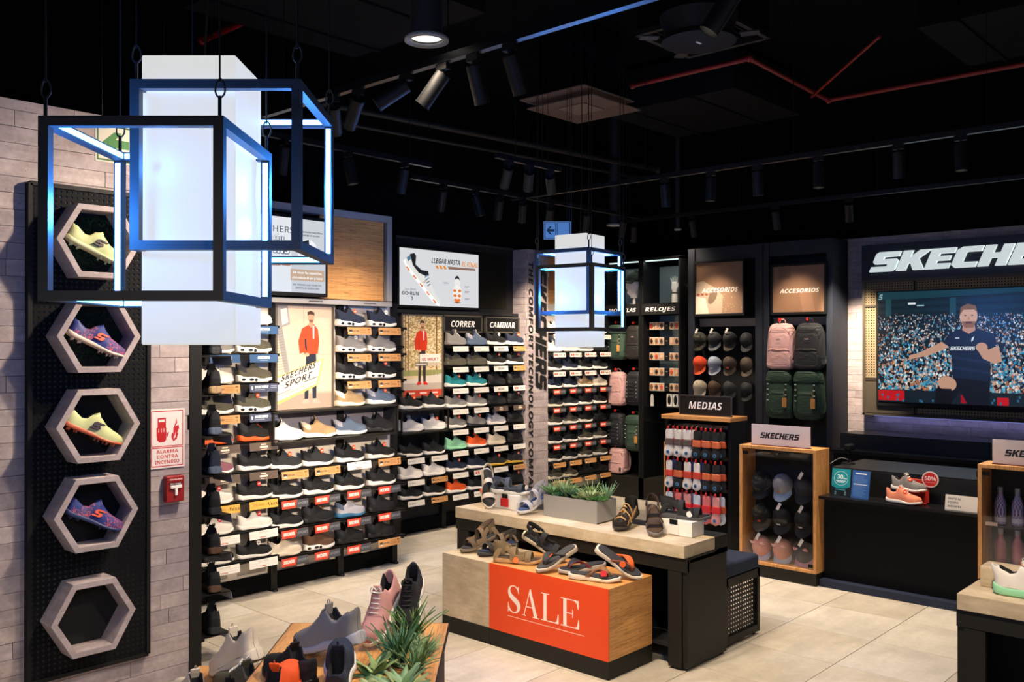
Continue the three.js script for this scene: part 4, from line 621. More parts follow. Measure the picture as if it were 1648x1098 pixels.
// ---------- shelf strip on the return of the left wall ----------
{
  const t = thing('shoe_shelving', 'black shoe shelving edge-on at the end of the hexagon wall', 'shelving', [2.42, 0, 4.56], 0);
  part(t, 'upright', box(0.07, 2.06, 0.05, 0.045, 1.03, -0.03), MT.frame); part(t, 'upright', box(0.05, 2.06, 0.05, 0.035, 1.03, -0.6), MT.frame); part(t, 'back_panel', box(0.05, 2.0, 0.52, 0.035, 1.06, -0.315), KB);
  const ys = [1.9, 1.69, 1.475, 1.25, 1.035, 0.81, 0.595, 0.385, 0.155], codes = ['Bddf', 'Bddf', 'Bkth', 'Bksf', 'Bnsf', 'Bkdf', 'Lkhf', 'Lkhf', 'Bkdf'];
  ys.forEach((y, i) => { const s = new THREE.Group(); s.name = 'shelf'; s.position.y = y; t.add(s); part(s, 'shelf_board', box(0.22, 0.006, 0.22, 0.17, -0.005, -0.16), MT.frame); part(s, 'bracket', box(0.12, 0.05, 0.012, 0.12, -0.034, -0.16), MT.frame); const m = part(s, 'label_card', box(0.003, 0.05, 0.21), M('#8f8c93', 0.4)); m.position.set(0.288, -0.03, -0.16); m.rotation.z = 0.25; });
  ys.forEach((y, i) => shoe(codes[i], [2.64, y + 0.002, 4.725], Math.PI / 2 - 0.3, `seen from the heel, ${ORD[i]} down at hexagon wall end`, 'shoes on the edge-on strip'));
}
// ---------- hexagon display on the left wall ----------
{
  const t = thing('display_backboard', 'tall black perforated panel carrying five hexagon shelves', 'panel', [1.605, 0.188, 4.53]), w = 0.565, h = 2.31;
  part(t, 'sheet', metreUV(plane(w, h, w / 2, h / 2, 0.032)), perforated('#0a0b0d', 0.7)); part(t, 'backing', box(w, h, 0.012, w / 2, h / 2, 0.02), M('#303136', 0.7)); part(t, 'edge', [box(0.02, h, 0.04, 0.0, h / 2, 0.02), box(0.02, h, 0.04, w, h / 2, 0.02), box(w, 0.02, 0.04, w / 2, 0, 0.02), box(w, 0.02, 0.04, w / 2, h, 0.02)], MT.black);
}
const hexPts = (R) => [...Array(6)].map((_, i) => [R * Math.cos(i * Math.PI / 3), R * Math.sin(i * Math.PI / 3)]);
const grassMat = new THREE.MeshStandardMaterial({ color: '#1c4a1c', roughness: 0.8, side: THREE.DoubleSide });
[[1.866, 2.237], [1.868, 1.79], [1.866, 1.368], [1.857, 0.953], [1.845, 0.468]].forEach(([a, y], n) => {
  const R = 0.196, r = 0.168, d = 0.13, t = thing('hexagon_shelf', `${['topmost', 'second from top', 'middle', 'second from bottom', 'empty lowest'][n]} concrete-look hexagon shelf on the black panel`, 'shelf', [a, y, 4.49], 0, 'hexagon shelves');
  const O = hexPts(R), I = hexPts(r);
  for (let i = 0; i < 6; i++) { const j = (i + 1) % 6, s = new THREE.Shape([O[i], O[j], I[j], I[i]].map((p) => new THREE.Vector2(...p))), g = new THREE.ExtrudeGeometry(s, { depth: d, bevelEnabled: true, bevelSize: 0.0015, bevelThickness: 0.0015, bevelSegments: 1 }); part(t, 'side_panel', metreUV(g), boardMats[n % 3]); }
  part(t, 'back_board', new THREE.ExtrudeGeometry(new THREE.Shape(hexPts(r + 0.004).map((p) => new THREE.Vector2(...p))), { depth: 0.004, bevelEnabled: false }), M('#07090a', 0.9));
  if (n < 2) { // artificial grass lining
    const q = []; for (let i = 0; i < 700; i++) { const u = rr(-0.13, 0.13), v = rr(-0.12, 0.13); if (Math.abs(u) + Math.abs(v) * 0.58 > 0.16) continue; const b = new THREE.ConeGeometry(0.0022, rr(0.018, 0.032), 3).rotateX(Math.PI / 2 + rr(-0.7, 0.7)).rotateY(rr(-0.7, 0.7)).translate(u, v, 0.016); q.push(b); }
    const m = single('artificial_grass', `dark green artificial grass lining the ${n ? 'second' : 'topmost'} hexagon shelf`, 'grass', q, grassMat, [a, y, 4.486]); m.userData.kind = 'stuff';
  }
});
// football boots: a low-cut shoe with studs
const bootG = shoeGeometry({ flare: 0.004, sole: 0.022, laces: false, wave: 0.001, high: 0.86 });
function boot(label, pos, up, so, mk, patch) {
  const t = thing('football_boot', label, 'football boot', pos, 0, 'football boots in the hexagon shelves'); const inner = new THREE.Group(); inner.name = 'boot'; t.rotation.set(0, -0.18, -0.46, 'YXZ'); 
  part(t, 'sole', bootG.sole, M(so, 0.5)); part(t, 'upper', bootG.upper, new THREE.MeshStandardMaterial({ color: up, roughness: 0.5, bumpMap: T.knit, bumpScale: 0.001, ...(patch ? { map: patch, color: '#ffffff' } : {}) })); part(t, 'heel_counter', bootG.heel, M(patch ? '#22306e' : up, 0.5)); part(t, 'lining', bootG.lining, liningMat); const m = part(t, 'side_mark', bootG.mark, M(mk, 0.5)); m.scale.set(2.1, 2.0, 1.22); m.position.set(0.0, -0.032, 0);
  for (const [x, z] of [[-0.11, 0.022], [-0.11, -0.022], [-0.075, 0.022], [-0.075, -0.022], [0.03, 0.034], [0.03, -0.034], [0.07, 0.036], [0.07, -0.036], [0.105, 0.022], [0.105, -0.022]]) part(t, 'stud', cyl(0.006, 0.004, 0.014, x, -0.005 + (x > 0.09 ? 0.006 : 0), z, 8), M(so, 0.5));
}
const flame = tex(256, (u, v) => { const n = fbm(u, v, 14, 10, 3, 51), m = Math.abs(n - 0.5) < 0.035 && u > 0.35; const f = smooth(0.3, 0.9, u); return m ? [214, 84, 88] : [28 + f * 30, 42 + f * 8, 118 - f * 10]; });
boot('lime football boot with dark mark in the topmost hexagon', [1.862, 2.18, 4.415], '#bcc38a', '#c3c79c', '#2a1a26'); boot('blue and red football boot in the second hexagon', [1.868, 1.735, 4.415], '#ffffff', '#c9b7a5', '#d2553a', flame);
boot('lime football boot with red studs in the middle hexagon', [1.85, 1.315, 4.415], '#bcc38a', '#b85a3a', '#2a1a26'); boot('blue football boot with red veins in the second lowest hexagon', [1.858, 0.90, 4.415], '#ffffff', '#1c2a58', '#d2553a', flame);
// ---------- fire signs ----------
{
  const t = thing('fire_sign', 'white and red fire alarm sign on the board-marked wall', 'sign', [2.285, 1.265, 4.528]);
  part(t, 'plate', card(0.19, 0.305, 0.006), pic(canvasTex(384, 616, (g, w, h) => {
    fill(g, '#d8d0cc', 0, 0, w, h); g.strokeStyle = '#b01c22'; g.lineWidth = 9; g.strokeRect(22, 22, 340, 366); g.strokeRect(22, 404, 340, 190); fill(g, '#b01c22', 86, 90, 90, 110); fill(g, '#d8d0cc', 100, 108, 62, 26); oval(g, '#b01c22', 131, 160, 16, 10);
    for (let i = 0; i < 4; i++) fill(g, '#b01c22', 74 + i * 28, 190 - (i % 3) * 8, 22, 90); poly(g, '#b01c22', [[74, 240], [184, 240], [180, 320], [158, 344], [104, 344], [80, 318]]); poly(g, '#b01c22', [[184, 262], [204, 236], [210, 252], [186, 306]]); poly(g, '#b01c22', [[290, 90], [300, 150], [280, 190], [316, 170], [322, 210], [300, 260], [316, 250], [296, 320], [260, 344], [236, 300], [244, 250], [256, 262], [262, 200], [282, 150]]); poly(g, '#d8d0cc', [[284, 236], [278, 270], [262, 300], [262, 320], [284, 300]]);
    txt(g, 'ALARMA', 192, 444, 50, '#b01c22', { sx: 1.18 }); txt(g, 'CONTRA', 192, 498, 50, '#b01c22', { sx: 1.18 }); txt(g, 'INCENDIO', 192, 552, 50, '#b01c22', { sx: 1.08 });
  }), 0.5));
}
{
  const t = thing('fire_alarm_pull', 'small dark red fire alarm pull station below the sign', 'fire alarm', [2.31, 1.005, 4.525]);
  part(t, 'housing', rbox(0.098, 0.135, 0.04, 0.006, 0, 0, 0.02), M('#8a1418', 0.45)); part(t, 'pull_handle', [rbox(0.062, 0.016, 0.012, 0.003, 0, 0.012, 0.046), rbox(0.014, 0.04, 0.012, 0.003, 0, -0.012, 0.046)], MT.white, 'white T-shaped pull handle');
  part(t, 'print', card(0.082, 0.02, 0.002, 0, 0.05, 0.0405), pic(canvasTex(256, 64, (g, w, h) => { fill(g, '#8a1418', 0, 0, w, h); txt(g, 'FIRE', 66, 32, 34, '#e7d7d2'); txt(g, 'ALARM', 184, 32, 34, '#e7d7d2'); oval(g, '#e7d7d2', 118, 32, 10, 12); }), 0.5)); part(t, 'label_strip', card(0.07, 0.012, 0.002, 0, 0.027, 0.0405), pic(canvasTex(128, 24, (g, w, h) => { fill(g, '#2a1414', 0, 0, w, h); txt(g, 'PULL DOWN', 64, 12, 18, '#e7d7d2'); }), 0.5));
}
// hanging escape signs
{
  const t = thing('exit_sign', 'green and white escape arrow sign hanging behind the near lamp', 'sign', [1.86, 2.63, 4.0], 0, 'hanging escape signs');
  part(t, 'plate', card(0.34, 0.17, 0.006), pic(canvasTex(256, 128, (g, w, h) => { fill(g, '#d2ccb4', 0, 0, w, h); for (const x of [8, 130]) { g.strokeStyle = '#31592f'; g.lineWidth = 5; g.strokeRect(x, 8, 116, 112); } poly(g, '#3c7a3a', [[22, 64], [62, 26], [88, 26], [66, 50], [112, 50], [112, 78], [66, 78], [88, 102], [62, 102]]); txt(g, 'S', 188, 64, 96, '#3c7a3a'); }), 0.5));
  for (const x of [-0.14, 0.14]) part(t, 'hanger_wire', cyl(0.0015, 0.0015, 1.5, x, 0.835, 0, 4), MT.black);
}
{
  const t = thing('exit_sign', 'pale arrow sign hanging behind the far lamp', 'sign', [5.1, 2.58, 4.27], CAMT, 'hanging escape signs');
  part(t, 'plate', card(0.2, 0.13, 0.006, 0.02, 0, 0), pic(canvasTex(256, 160, (g, w, h) => { fill(g, '#8d958f', 0, 0, w, h); g.strokeStyle = '#151a18'; g.lineWidth = 6; g.strokeRect(12, 10, 100, 140); g.strokeRect(128, 10, 116, 140); poly(g, '#151a18', [[24, 80], [60, 44], [76, 44], [56, 70], [100, 70], [100, 92], [56, 92], [76, 116], [60, 116]]); }), 0.5));
  for (const x of [-0.05, 0.09]) part(t, 'hanger_wire', cyl(0.0015, 0.0015, 1.55, x, 0.84, 0, 4), MT.black);
}
// ---------- bags, caps, small goods ----------
const superbox = (w, h, d, e = 0.35, n = 20, m = 14, bulge = 0) => grid(n, m * 2, (u, v) => {      // rounded pillow-like block, base at y = 0
  const t = -Math.PI / 2 + Math.PI * u, p = 2 * Math.PI * v, f = (x, k) => Math.sign(x) * Math.pow(Math.abs(x), k), ct = f(Math.cos(t), e);
  const y = f(Math.sin(t), e), z = ct * f(Math.sin(p), 0.55); return [ct * f(Math.cos(p), 0.45) * w / 2 * (1 - 0.1 * y), (y + 1) * h / 2, z * d / 2 * (1 + bulge * (1 - y) * 0.5)];
});
const clothBump = tex(256, (u, v) => { const k = fbm(u, v, 6, 4, 4, 61) * 255; return [k, k, k]; }, false, [2, 2]);
const cloth = (c, r = 0.7) => new THREE.MeshStandardMaterial({ color: c, roughness: r, bumpMap: clothBump, bumpScale: 0.016 });
const bagMats = {}; const bagMat = (c) => (bagMats[c] ??= cloth(c));
function backpack(label, pos, turn, kind, c, o = {}) {
  const t = thing('backpack', label, 'backpack', pos, turn, 'backpacks on the wall hooks'), m = bagMat(c), w = 0.27, h = kind === 'roll' ? 0.44 : 0.42, d = 0.15;
  const hookM = M('#c8241c', 0.5); part(t, 'hook_tip', [rbox(0.022, 0.03, 0.03, 0.006, 0, h + 0.03, 0.05)], hookM, 'red hook tip');
  part(t, 'carry_loop', tube([[-0.03, h - 0.005, -0.02], [-0.025, h + 0.03, -0.01], [0.025, h + 0.03, -0.01], [0.03, h - 0.005, -0.02]], 0.007, 12, 6), m);
  part(t, 'body', superbox(w, h, d, 0.42, 22, 14, 0.12), m);
  const dk = bagMat(o.trim ?? c); for (const s of [-1, 1]) part(t, 'shoulder_strap', ribbon([[s * 0.07, h - 0.03, -0.05, 1, 0, 0], [s * 0.1, h * 0.75, -0.085, 1, 0, 0], [s * 0.12, h * 0.3, -0.075, 1, 0, 0], [s * 0.12, 0.06, -0.05, 1, 0, 0]], 0.04, 0.006), dk);
  if (kind === 'roll') {
    part(t, 'top_flap', superbox(w * 0.98, 0.13, d * 1.08, 0.5).translate(0, h - 0.13, 0.006), m); for (const s of [-1, 1]) { part(t, 'side_webbing', ribbon([[s * 0.085, h - 0.12, 0.088, 1, 0, 0], [s * 0.095, h * 0.5, 0.094, 1, 0, 0], [s * 0.075, 0.06, 0.092, 1, 0, 0]], 0.012, 0.002), dk); for (let i = 0; i < 4; i++) part(t, 'webbing_loop', rbox(0.02, 0.01, 0.006, 0.002, s * 0.093, h * 0.38 + i * 0.048, 0.096), M('#a9b3ad', 0.5)); }
    part(t, 'front_pocket', superbox(w * 0.7, h * 0.52, 0.05, 0.4).translate(0, 0.03, 0.064), m);
  } else if (kind === 'cord') {
    part(t, 'front_pocket', superbox(w * 0.74, h * 0.62, 0.05, 0.4).translate(0, 0.04, 0.064), m); const z = 0.098; const q = []; for (let i = 0; i < 5; i++) q.push(tube([[-0.07, 0.1 + i * 0.045, z], [0.07, 0.13 + i * 0.045, z]], 0.0028, 2, 4), tube([[0.07, 0.1 + i * 0.045, z], [-0.07, 0.13 + i * 0.045, z]], 0.0028, 2, 4)); part(t, 'bungee_cord', q, M('#2c3138', 0.7)); for (const s of [-1, 1]) for (let i = 0; i < 5; i++) part(t, 'cord_loop', rbox(0.012, 0.012, 0.006, 0.002, s * 0.075, 0.11 + i * 0.045, 0.095), M('#9aa2a8', 0.5));
  } else {
    part(t, 'front_pocket', superbox(w * 0.9, h * 0.46, 0.06, 0.36).translate(0, 0.01, 0.058), m); const z = 0.08; part(t, 'zip', tube([[-0.115, h * 0.5, 0.05], [-0.1, h * 0.8, z - 0.012], [0, h * 0.92, z - 0.014], [0.1, h * 0.8, z - 0.012], [0.115, h * 0.5, 0.05]], 0.003, 24, 5), dk); part(t, 'pocket_zip', tube([[-0.11, h * 0.42, 0.08], [0, h * 0.455, 0.096], [0.11, h * 0.42, 0.08]], 0.003, 14, 5), dk); part(t, 'logo_patch', box(0.04, 0.01, 0.004, 0, h * 0.66, 0.078), M('#9a8a86', 0.6));
  }
  if (o.tag) part(t, 'hang_tag', [box(0.045, 0.085, 0.003, 0.085, h * 0.34, 0.108), tube([[0.085, h * 0.44, 0.108], [0.075, h * 0.58, 0.1], [0.09, h * 0.62, 0.09]], 0.0015, 8, 4)], M('#c58b45', 0.6), 'kraft hang tag');
  if (o.mini) part(t, 'key_charm', rbox(0.025, 0.06, 0.012, 0.004, 0.1, h * 0.2, 0.09), M('#1d1b1c', 0.6)); return t;
}
// caps: crown of panels, curved visor, top button; hang with the visor down and the crown to the viewer
const crownG = grid(18, 36, (u, v) => { const t = u * Math.PI * 0.52, p = v * 2 * Math.PI, r = 0.088 * Math.pow(Math.sin(t), 0.82), seam = 1 - 0.012 * Math.pow(Math.abs(Math.cos(p * 3)), 14); return [r * Math.cos(p) * seam, 0.125 * Math.cos(t) * (0.93 + 0.07 * Math.cos(t)), r * 1.12 * Math.sin(p) * seam]; });
const visorG = grid(10, 16, (u, v) => { const a = -1.3 + 2.6 * v, x = 0.089 * Math.sin(a) * (1 + 0.04 * u), z = 0.0985 * Math.cos(a) + 0.072 * u * Math.pow(Math.max(0, Math.cos(a * 0.95)), 0.6); return [x, 0.004 - 0.012 * u - 2.2 * x * x * (0.35 + u), z]; });
const visorLowG = visorG.clone().translate(0, -0.003, 0), capBtn = new THREE.SphereGeometry(0.008, 8, 6).translate(0, 0.124, 0), eyelet = merge([...Array(6)].map((_, i) => new THREE.TorusGeometry(0.004, 0.0012, 4, 8).rotateY(Math.PI / 2).rotateZ(0.7).translate(0.062, 0.095, 0).rotateY(i * Math.PI / 3 + 0.5)));
const doubleS = (c, r = 0.8, x) => new THREE.MeshStandardMaterial({ color: c, roughness: r, side: THREE.DoubleSide, ...x });
const capMats = {}; const capM = (c) => (capMats[c] ??= doubleS(c)); const camoT = tex(256, (u, v) => { const n = fbm(u, v, 8, 8, 3, 33); return n > 0.56 ? [70, 66, 44] : n > 0.46 ? [34, 38, 26] : [18, 18, 16]; }), camo = doubleS('#ffffff', 0.85, { map: camoT });
function cap(label, pos, turn, crown, visor, o = {}) {
  const t = thing('baseball_cap', label, 'cap', pos, turn, o.group), b = new THREE.Group(); b.name = 'cap_body'; b.rotation.x = o.tilt ?? 0.95; t.add(b);
  const cm = crown === 'camo' ? camo : capM(crown); part(b, 'crown', crownG, cm); part(b, 'visor', visorG, visor === 'camo' ? camo : capM(visor)); part(b, 'visor_underside', visorLowG, capM('#1b1b1c')); part(b, 'top_button', capBtn, cm); part(b, 'eyelets', eyelet, cm);
  if (o.logo) part(b, 'front_patch', rbox(0.034, 0.024, 0.004, 0.002, 0, 0.05, 0.1).rotateX(0), M(o.logo, 0.6)); if (o.ears) for (const s of [-1, 1]) part(b, 'ear', new THREE.ConeGeometry(0.026, 0.044, 12).scale(1, 1, 0.45).rotateZ(-s * 0.45).translate(s * 0.055, 0.13, 0.02), capM(o.ears)); if (o.tag) { const q = part(t, 'hang_tag', box(0.028, 0.07, 0.002), M('#ded8d0', 0.5)); q.position.set(0.012, 0.12, 0.12); q.rotation.z = -0.5; }
  if (o.sticker) part(b, 'round_sticker', cyl(0.016, 0.016, 0.003, 0.02, 0.02, 0).rotateX(Math.PI / 2).translate(0, 0.06, 0.075), M(o.sticker, 0.5)); if (o.small) t.scale.setScalar(o.small); if (o.hook !== false) part(t, 'hanger', tube([[0, 0.13, -0.05], [0, 0.155, 0.0], [0, 0.16, 0.05]], 0.003, 8, 5), MT.chrome); return t;
}
// ---------- backpack and watch cabinets ----------
const DA = 8.95;
{
  const t = thing('display_cabinet', 'black wall cabinet with backpacks under the MOCHILAS sign', 'cabinet', [DA, 0, 6.19], AX), w = 0.5;
  part(t, 'back_panel', box(w, 2.7, 0.03, 0, 1.35, -0.015), MT.matte); for (const x of [-w / 2 + 0.015, w / 2 - 0.015]) part(t, 'side_panel', box(0.03, 2.72, 0.34, x, 1.36, 0.17), MT.black); part(t, 'plinth', box(w, 0.24, 0.34, 0, 0.12, 0.17), MT.olive); part(t, 'shelf', box(w - 0.06, 0.03, 0.34, 0, 2.2, 0.17), MT.black); part(t, 'top', box(w, 0.03, 0.34, 0, 2.715, 0.17), MT.black);
  part(t, 'niche_back', box(w - 0.06, 0.43, 0.01, 0, 2.43, 0.006), M('#8f958f', 0.8)); part(t, 'niche_light', box(w - 0.08, 0.01, 0.03, 0, 2.694, 0.3), new THREE.MeshStandardMaterial({ color: 0xaaaaaa, emissive: new THREE.Color(0.75, 1.0, 0.95), emissiveIntensity: 1.1 })); part(t, 'under_light', box(w - 0.08, 0.006, 0.012, 0, 2.085, 0.3), M('#5d7774', 0.5));
  part(t, 'sign_board', card(w - 0.02, 0.115, 0.012, 0, 2.145, 0.348), pic(signPic('MOCHILAS'), 0.5)); const l = new THREE.RectAreaLight(new THREE.Color(0.8, 1, 0.95), 14, w - 0.08, 0.03); l.name = 'niche_lamp'; l.position.set(0, 2.686, 0.3); l.rotation.x = -Math.PI / 2; t.add(l);
}
{
  const t = thing('display_cabinet', 'black wall cabinet with watch boxes under the RELOJES sign', 'cabinet', [DA, 0, 5.675], AX), w = 0.52;
  part(t, 'back_panel', box(w, 2.7, 0.03, 0, 1.35, -0.015), MT.matte); for (const x of [-w / 2 + 0.015, w / 2 - 0.015]) part(t, 'side_panel', box(0.03, 2.72, 0.34, x, 1.36, 0.17), MT.black); part(t, 'plinth', box(w, 0.24, 0.34, 0, 0.12, 0.17), MT.olive); part(t, 'top', box(w, 0.03, 0.34, 0, 2.715, 0.17), MT.black); part(t, 'shelf', box(w - 0.06, 0.03, 0.34, 0, 2.2, 0.17), MT.black);
  part(t, 'niche_back', box(w - 0.06, 0.43, 0.01, 0, 2.43, 0.006), M('#8f958f', 0.8)); part(t, 'niche_light', box(w - 0.08, 0.01, 0.03, 0, 2.694, 0.3), new THREE.MeshStandardMaterial({ color: 0xaaaaaa, emissive: new THREE.Color(0.75, 1.0, 0.95), emissiveIntensity: 1.1 })); part(t, 'mirror_back', box(w - 0.06, 0.85, 0.006, 0, 1.66, 0.006), M('#8fa09f', 0.25, 0.5));
  part(t, 'sign_board', card(w - 0.02, 0.115, 0.012, 0, 2.145, 0.348), pic(signPic('RELOJES'), 0.5)); for (let i = 0; i < 7; i++) part(t, 'glass_shelf', box(w - 0.06, 0.008, 0.26, 0, 1.915 - i * 0.172, 0.17), MT.acrylic); const l = new THREE.RectAreaLight(new THREE.Color(0.8, 1, 0.95), 14, w - 0.08, 0.03); l.name = 'niche_lamp'; l.position.set(0, 2.686, 0.3); l.rotation.x = -Math.PI / 2; t.add(l);
}
// mannequin head wearing a cap
{
  const t = thing('display_mannequin', 'white mannequin head in the lit niche above the backpacks', 'mannequin', [8.75, 2.216, 6.13], CAMT + Math.PI + 0.25);
  const prof = table([[0, 0.04], [0.18, 0.045], [0.3, 0.062], [0.5, 0.082], [0.7, 0.092], [0.85, 0.08], [0.95, 0.05], [1, 0.005]]);
  part(t, 'head', grid(24, 28, (u, v) => { const y = 0.075 + u * 0.26, r = prof(u), p = v * 2 * Math.PI, c = Math.cos(p), s = Math.sin(p); const face = Math.pow(Math.max(0, c), 3), nose = Math.exp(-((u - 0.46) ** 2) / 0.004) * Math.pow(Math.max(0, c), 30) * 0.022, brow = Math.exp(-((u - 0.62) ** 2) / 0.003) * Math.pow(Math.max(0, c), 8) * 0.006, chin = Math.exp(-((u - 0.2) ** 2) / 0.006) * Math.pow(Math.max(0, c), 6) * 0.03, lip = Math.exp(-((u - 0.32) ** 2) / 0.0008) * Math.pow(Math.max(0, c), 20) * 0.007; const R = r * (1 + 0.12 * face * 0) + nose + brow + chin + lip; return [R * c * 1.12, y, R * s * 0.82]; }), MT.white);
  for (const s of [1, -1]) part(t, 'ear', new THREE.SphereGeometry(0.022, 10, 8).scale(0.7, 1.1, 0.35).translate(-0.008, 0.205, s * 0.075), MT.white); part(t, 'neck_stand', cyl(0.016, 0.016, 0.1, 0, 0.05, 0, 12), MT.white); part(t, 'stand_base', cyl(0.05, 0.05, 0.008, 0, 0.004, 0, 20), MT.white);
  const c = cap('dark camouflage cap on the mannequin head', [8.75, 2.216 + 0.265, 6.13], CAMT + Math.PI + 0.25 + Math.PI / 2, 'camo', 'camo', { tilt: 0.0, hook: false }); c.scale.setScalar(1.02);
}
function mannequinHand(label, pos, turn) {
  const t = thing('mannequin_hand', label, 'mannequin hand', pos, turn, 'white display hands'), seg = (p, r0, r1) => { const n = 8, C = new THREE.CatmullRomCurve3(p.map((q) => new THREE.Vector3(...q))); return grid(n, 10, (u, v) => { const c = C.getPoint(u), tg = C.getTangent(u), x = new THREE.Vector3(1, 0, 0).cross(tg).length() > 0.1 ? new THREE.Vector3(0, 0, 1).cross(tg).normalize() : new THREE.Vector3(1, 0, 0), y = tg.clone().cross(x).normalize(), r = lerp(r0, r1, u) * (u > 0.93 ? 0.55 : 1), a = v * 2 * Math.PI; return [c.x + (x.x * Math.cos(a) + y.x * Math.sin(a)) * r, c.y + (x.y * Math.cos(a) + y.y * Math.sin(a)) * r, c.z + (x.z * Math.cos(a) + y.z * Math.sin(a)) * r]; }); };
  const g = [lathe([[0.036, 0], [0.034, 0.08], [0.027, 0.13], [0.03, 0.15]], 16), superbox(0.078, 0.1, 0.03, 0.5, 12, 10).translate(0, 0.14, 0)];
  for (const [x, l, sp] of [[-0.03, 0.058, -0.3], [-0.011, 0.072, -0.08], [0.009, 0.077, 0.06], [0.028, 0.068, 0.22]]) g.push(seg([[x, 0.225, 0], [x + sp * 0.02, 0.225 + l * 0.5, 0.006], [x + sp * 0.05, 0.225 + l, 0.014]], 0.009, 0.007)); g.push(seg([[0.03, 0.165, 0], [0.052, 0.19, 0.01], [0.062, 0.225, 0.02]], 0.011, 0.008));
  part(t, 'hand', g, MT.white); part(t, 'bracelet', new THREE.TorusGeometry(0.031, 0.006, 6, 20).rotateX(Math.PI / 2).translate(0, 0.115, 0), M('#3a332c', 0.5), 'dark wrist band');
}
mannequinHand('left white display hand with dark bracelet in the watch niche', [8.78, 2.216, 5.6], AX); mannequinHand('right white display hand in the watch niche', [8.78, 2.216, 5.45], AX + 0.3);
// watch boxes
{
  const boxM = M('#d8d2ca', 0.5), inner = M('#e9e4dc', 0.5); let first;
  for (let r = 0; r < 5; r++) for (let c = 0; c < 6; c++) {
    const t = thing('watch_box', `watch gift box, ${ORD[c]} from left on ${ORD[r]} glass shelf under RELOJES`, 'watch box', [8.72, 1.92 - r * 0.172, 5.85 - c * 0.066], AX, 'boxed watches'); const dark = c === 3, col = ['#c2492c', '#d9b79a', '#2b2725', '#6e5a4c', '#31302f'][(r * 2 + c) % 5];
    part(t, 'box', rbox(0.058, 0.085, 0.05, 0.003, 0, 0.0425, 0), dark ? MT.black : boxM); if (!dark) { part(t, 'window', box(0.048, 0.07, 0.004, 0, 0.0425, 0.0255), M('#d99a62', 0.5)); part(t, 'watch', [new THREE.TorusGeometry(0.016, 0.0045, 6, 16).translate(0, 0.042, 0.03), cyl(0.013, 0.013, 0.006, 0, 0, 0, 14).rotateX(Math.PI / 2).translate(0, 0.042, 0.03), box(0.012, 0.06, 0.003, 0, 0.0425, 0.0285)], M(col, 0.4)); } else part(t, 'print', box(0.024, 0.005, 0.002, 0, 0.045, 0.0255), M('#a9a39b', 0.5));
  }
  single('spray_bottle', 'small white care spray bottle below the watch boxes', 'bottle', [cyl(0.02, 0.022, 0.1, 0, 0.05, 0), cyl(0.012, 0.018, 0.03, 0, 0.115, 0)], M('#cfc8c2', 0.4), [8.72, 1.06 + 0.0, 5.86], AX); 
  for (const [i, b] of [5.63, 5.55].entries()) { const t = thing('insole_pack', `${['left', 'right'][i]} white insole pack below the watch boxes`, 'insole pack', [8.72, 1.062, b], AX); part(t, 'card', rbox(0.07, 0.14, 0.012, 0.003, 0, 0.07, 0), MT.white); part(t, 'insole_window', [new THREE.SphereGeometry(1, 12, 8).scale(0.022, 0.055, 0.004).translate(0, 0.07, 0.007)], MT.black); }
}
// backpacks in the MOCHILAS cabinet
[['green roll-top backpack with tag, top left under MOCHILAS', 6.33, 1.57, 'roll', '#31493a', { trim: '#26362c', tag: 1 }], ['dark brown-black backpack, top right under MOCHILAS', 6.08, 1.58, 'plain', '#1c1a17'], ['pale pink backpack, second row left under MOCHILAS', 6.335, 1.04, 'plain', '#c79c98'], ['black corded backpack, second row right under MOCHILAS', 6.08, 1.05, 'cord', '#15181d'], ['black corded backpack, third row left under MOCHILAS', 6.34, 0.56, 'cord', '#15171b'], ['green roll-top backpack with tag, third row right under MOCHILAS', 6.085, 0.53, 'roll', '#31493a', { trim: '#26362c', tag: 1 }], ['pale pink backpack, bottom row under MOCHILAS', 6.33, 0.07 + 0.18, 'plain', '#c79c98', { mini: 1 }]].forEach(([l, b, y, k, c, o]) => { const p = backpack(l, [8.72, y, b], AX, k, c, o); p.scale.set(0.86, l.includes('bottom') ? 0.72 : 0.94, 1); });
// ---------- navy accessory units ----------
function unit(label, b0, b1, y0, inner) {
  const w = b0 - b1, t = thing('accessory_unit', label, 'display unit', [8.92, 0, (b0 + b1) / 2], AX, 'navy accessory units');
  part(t, 'back_panel', box(w, 2.78, 0.02, 0, 1.39, 0.01), M('#0b0d12', 0.8)); for (const s of [-1, 1]) part(t, 'side_panel', box(inner, 2.78, 0.36, s * (w / 2 - inner / 2), 1.39, 0.18), MT.navy); part(t, 'top_panel', box(w - 2 * inner, 0.14, 0.34, 0, 2.71, 0.18), MT.navy); part(t, 'plinth', box(w - 2 * inner, 0.12, 0.34, 0, 0.06, 0.18), MT.black);
  part(t, 'hook_rail', [box(w - 2 * inner, 0.07, 0.03, 0, 1.98, 0.24), box(w - 2 * inner, 0.012, 0.1, 0, 2.02, 0.22)], M('#7d776c', 0.5)); return t;
}
unit('navy framed display unit with caps, left of two', 5.29, 4.42, 0, 0.08); unit('navy framed display unit with backpacks, right of two', 4.41, 3.69, 0, 0.06);
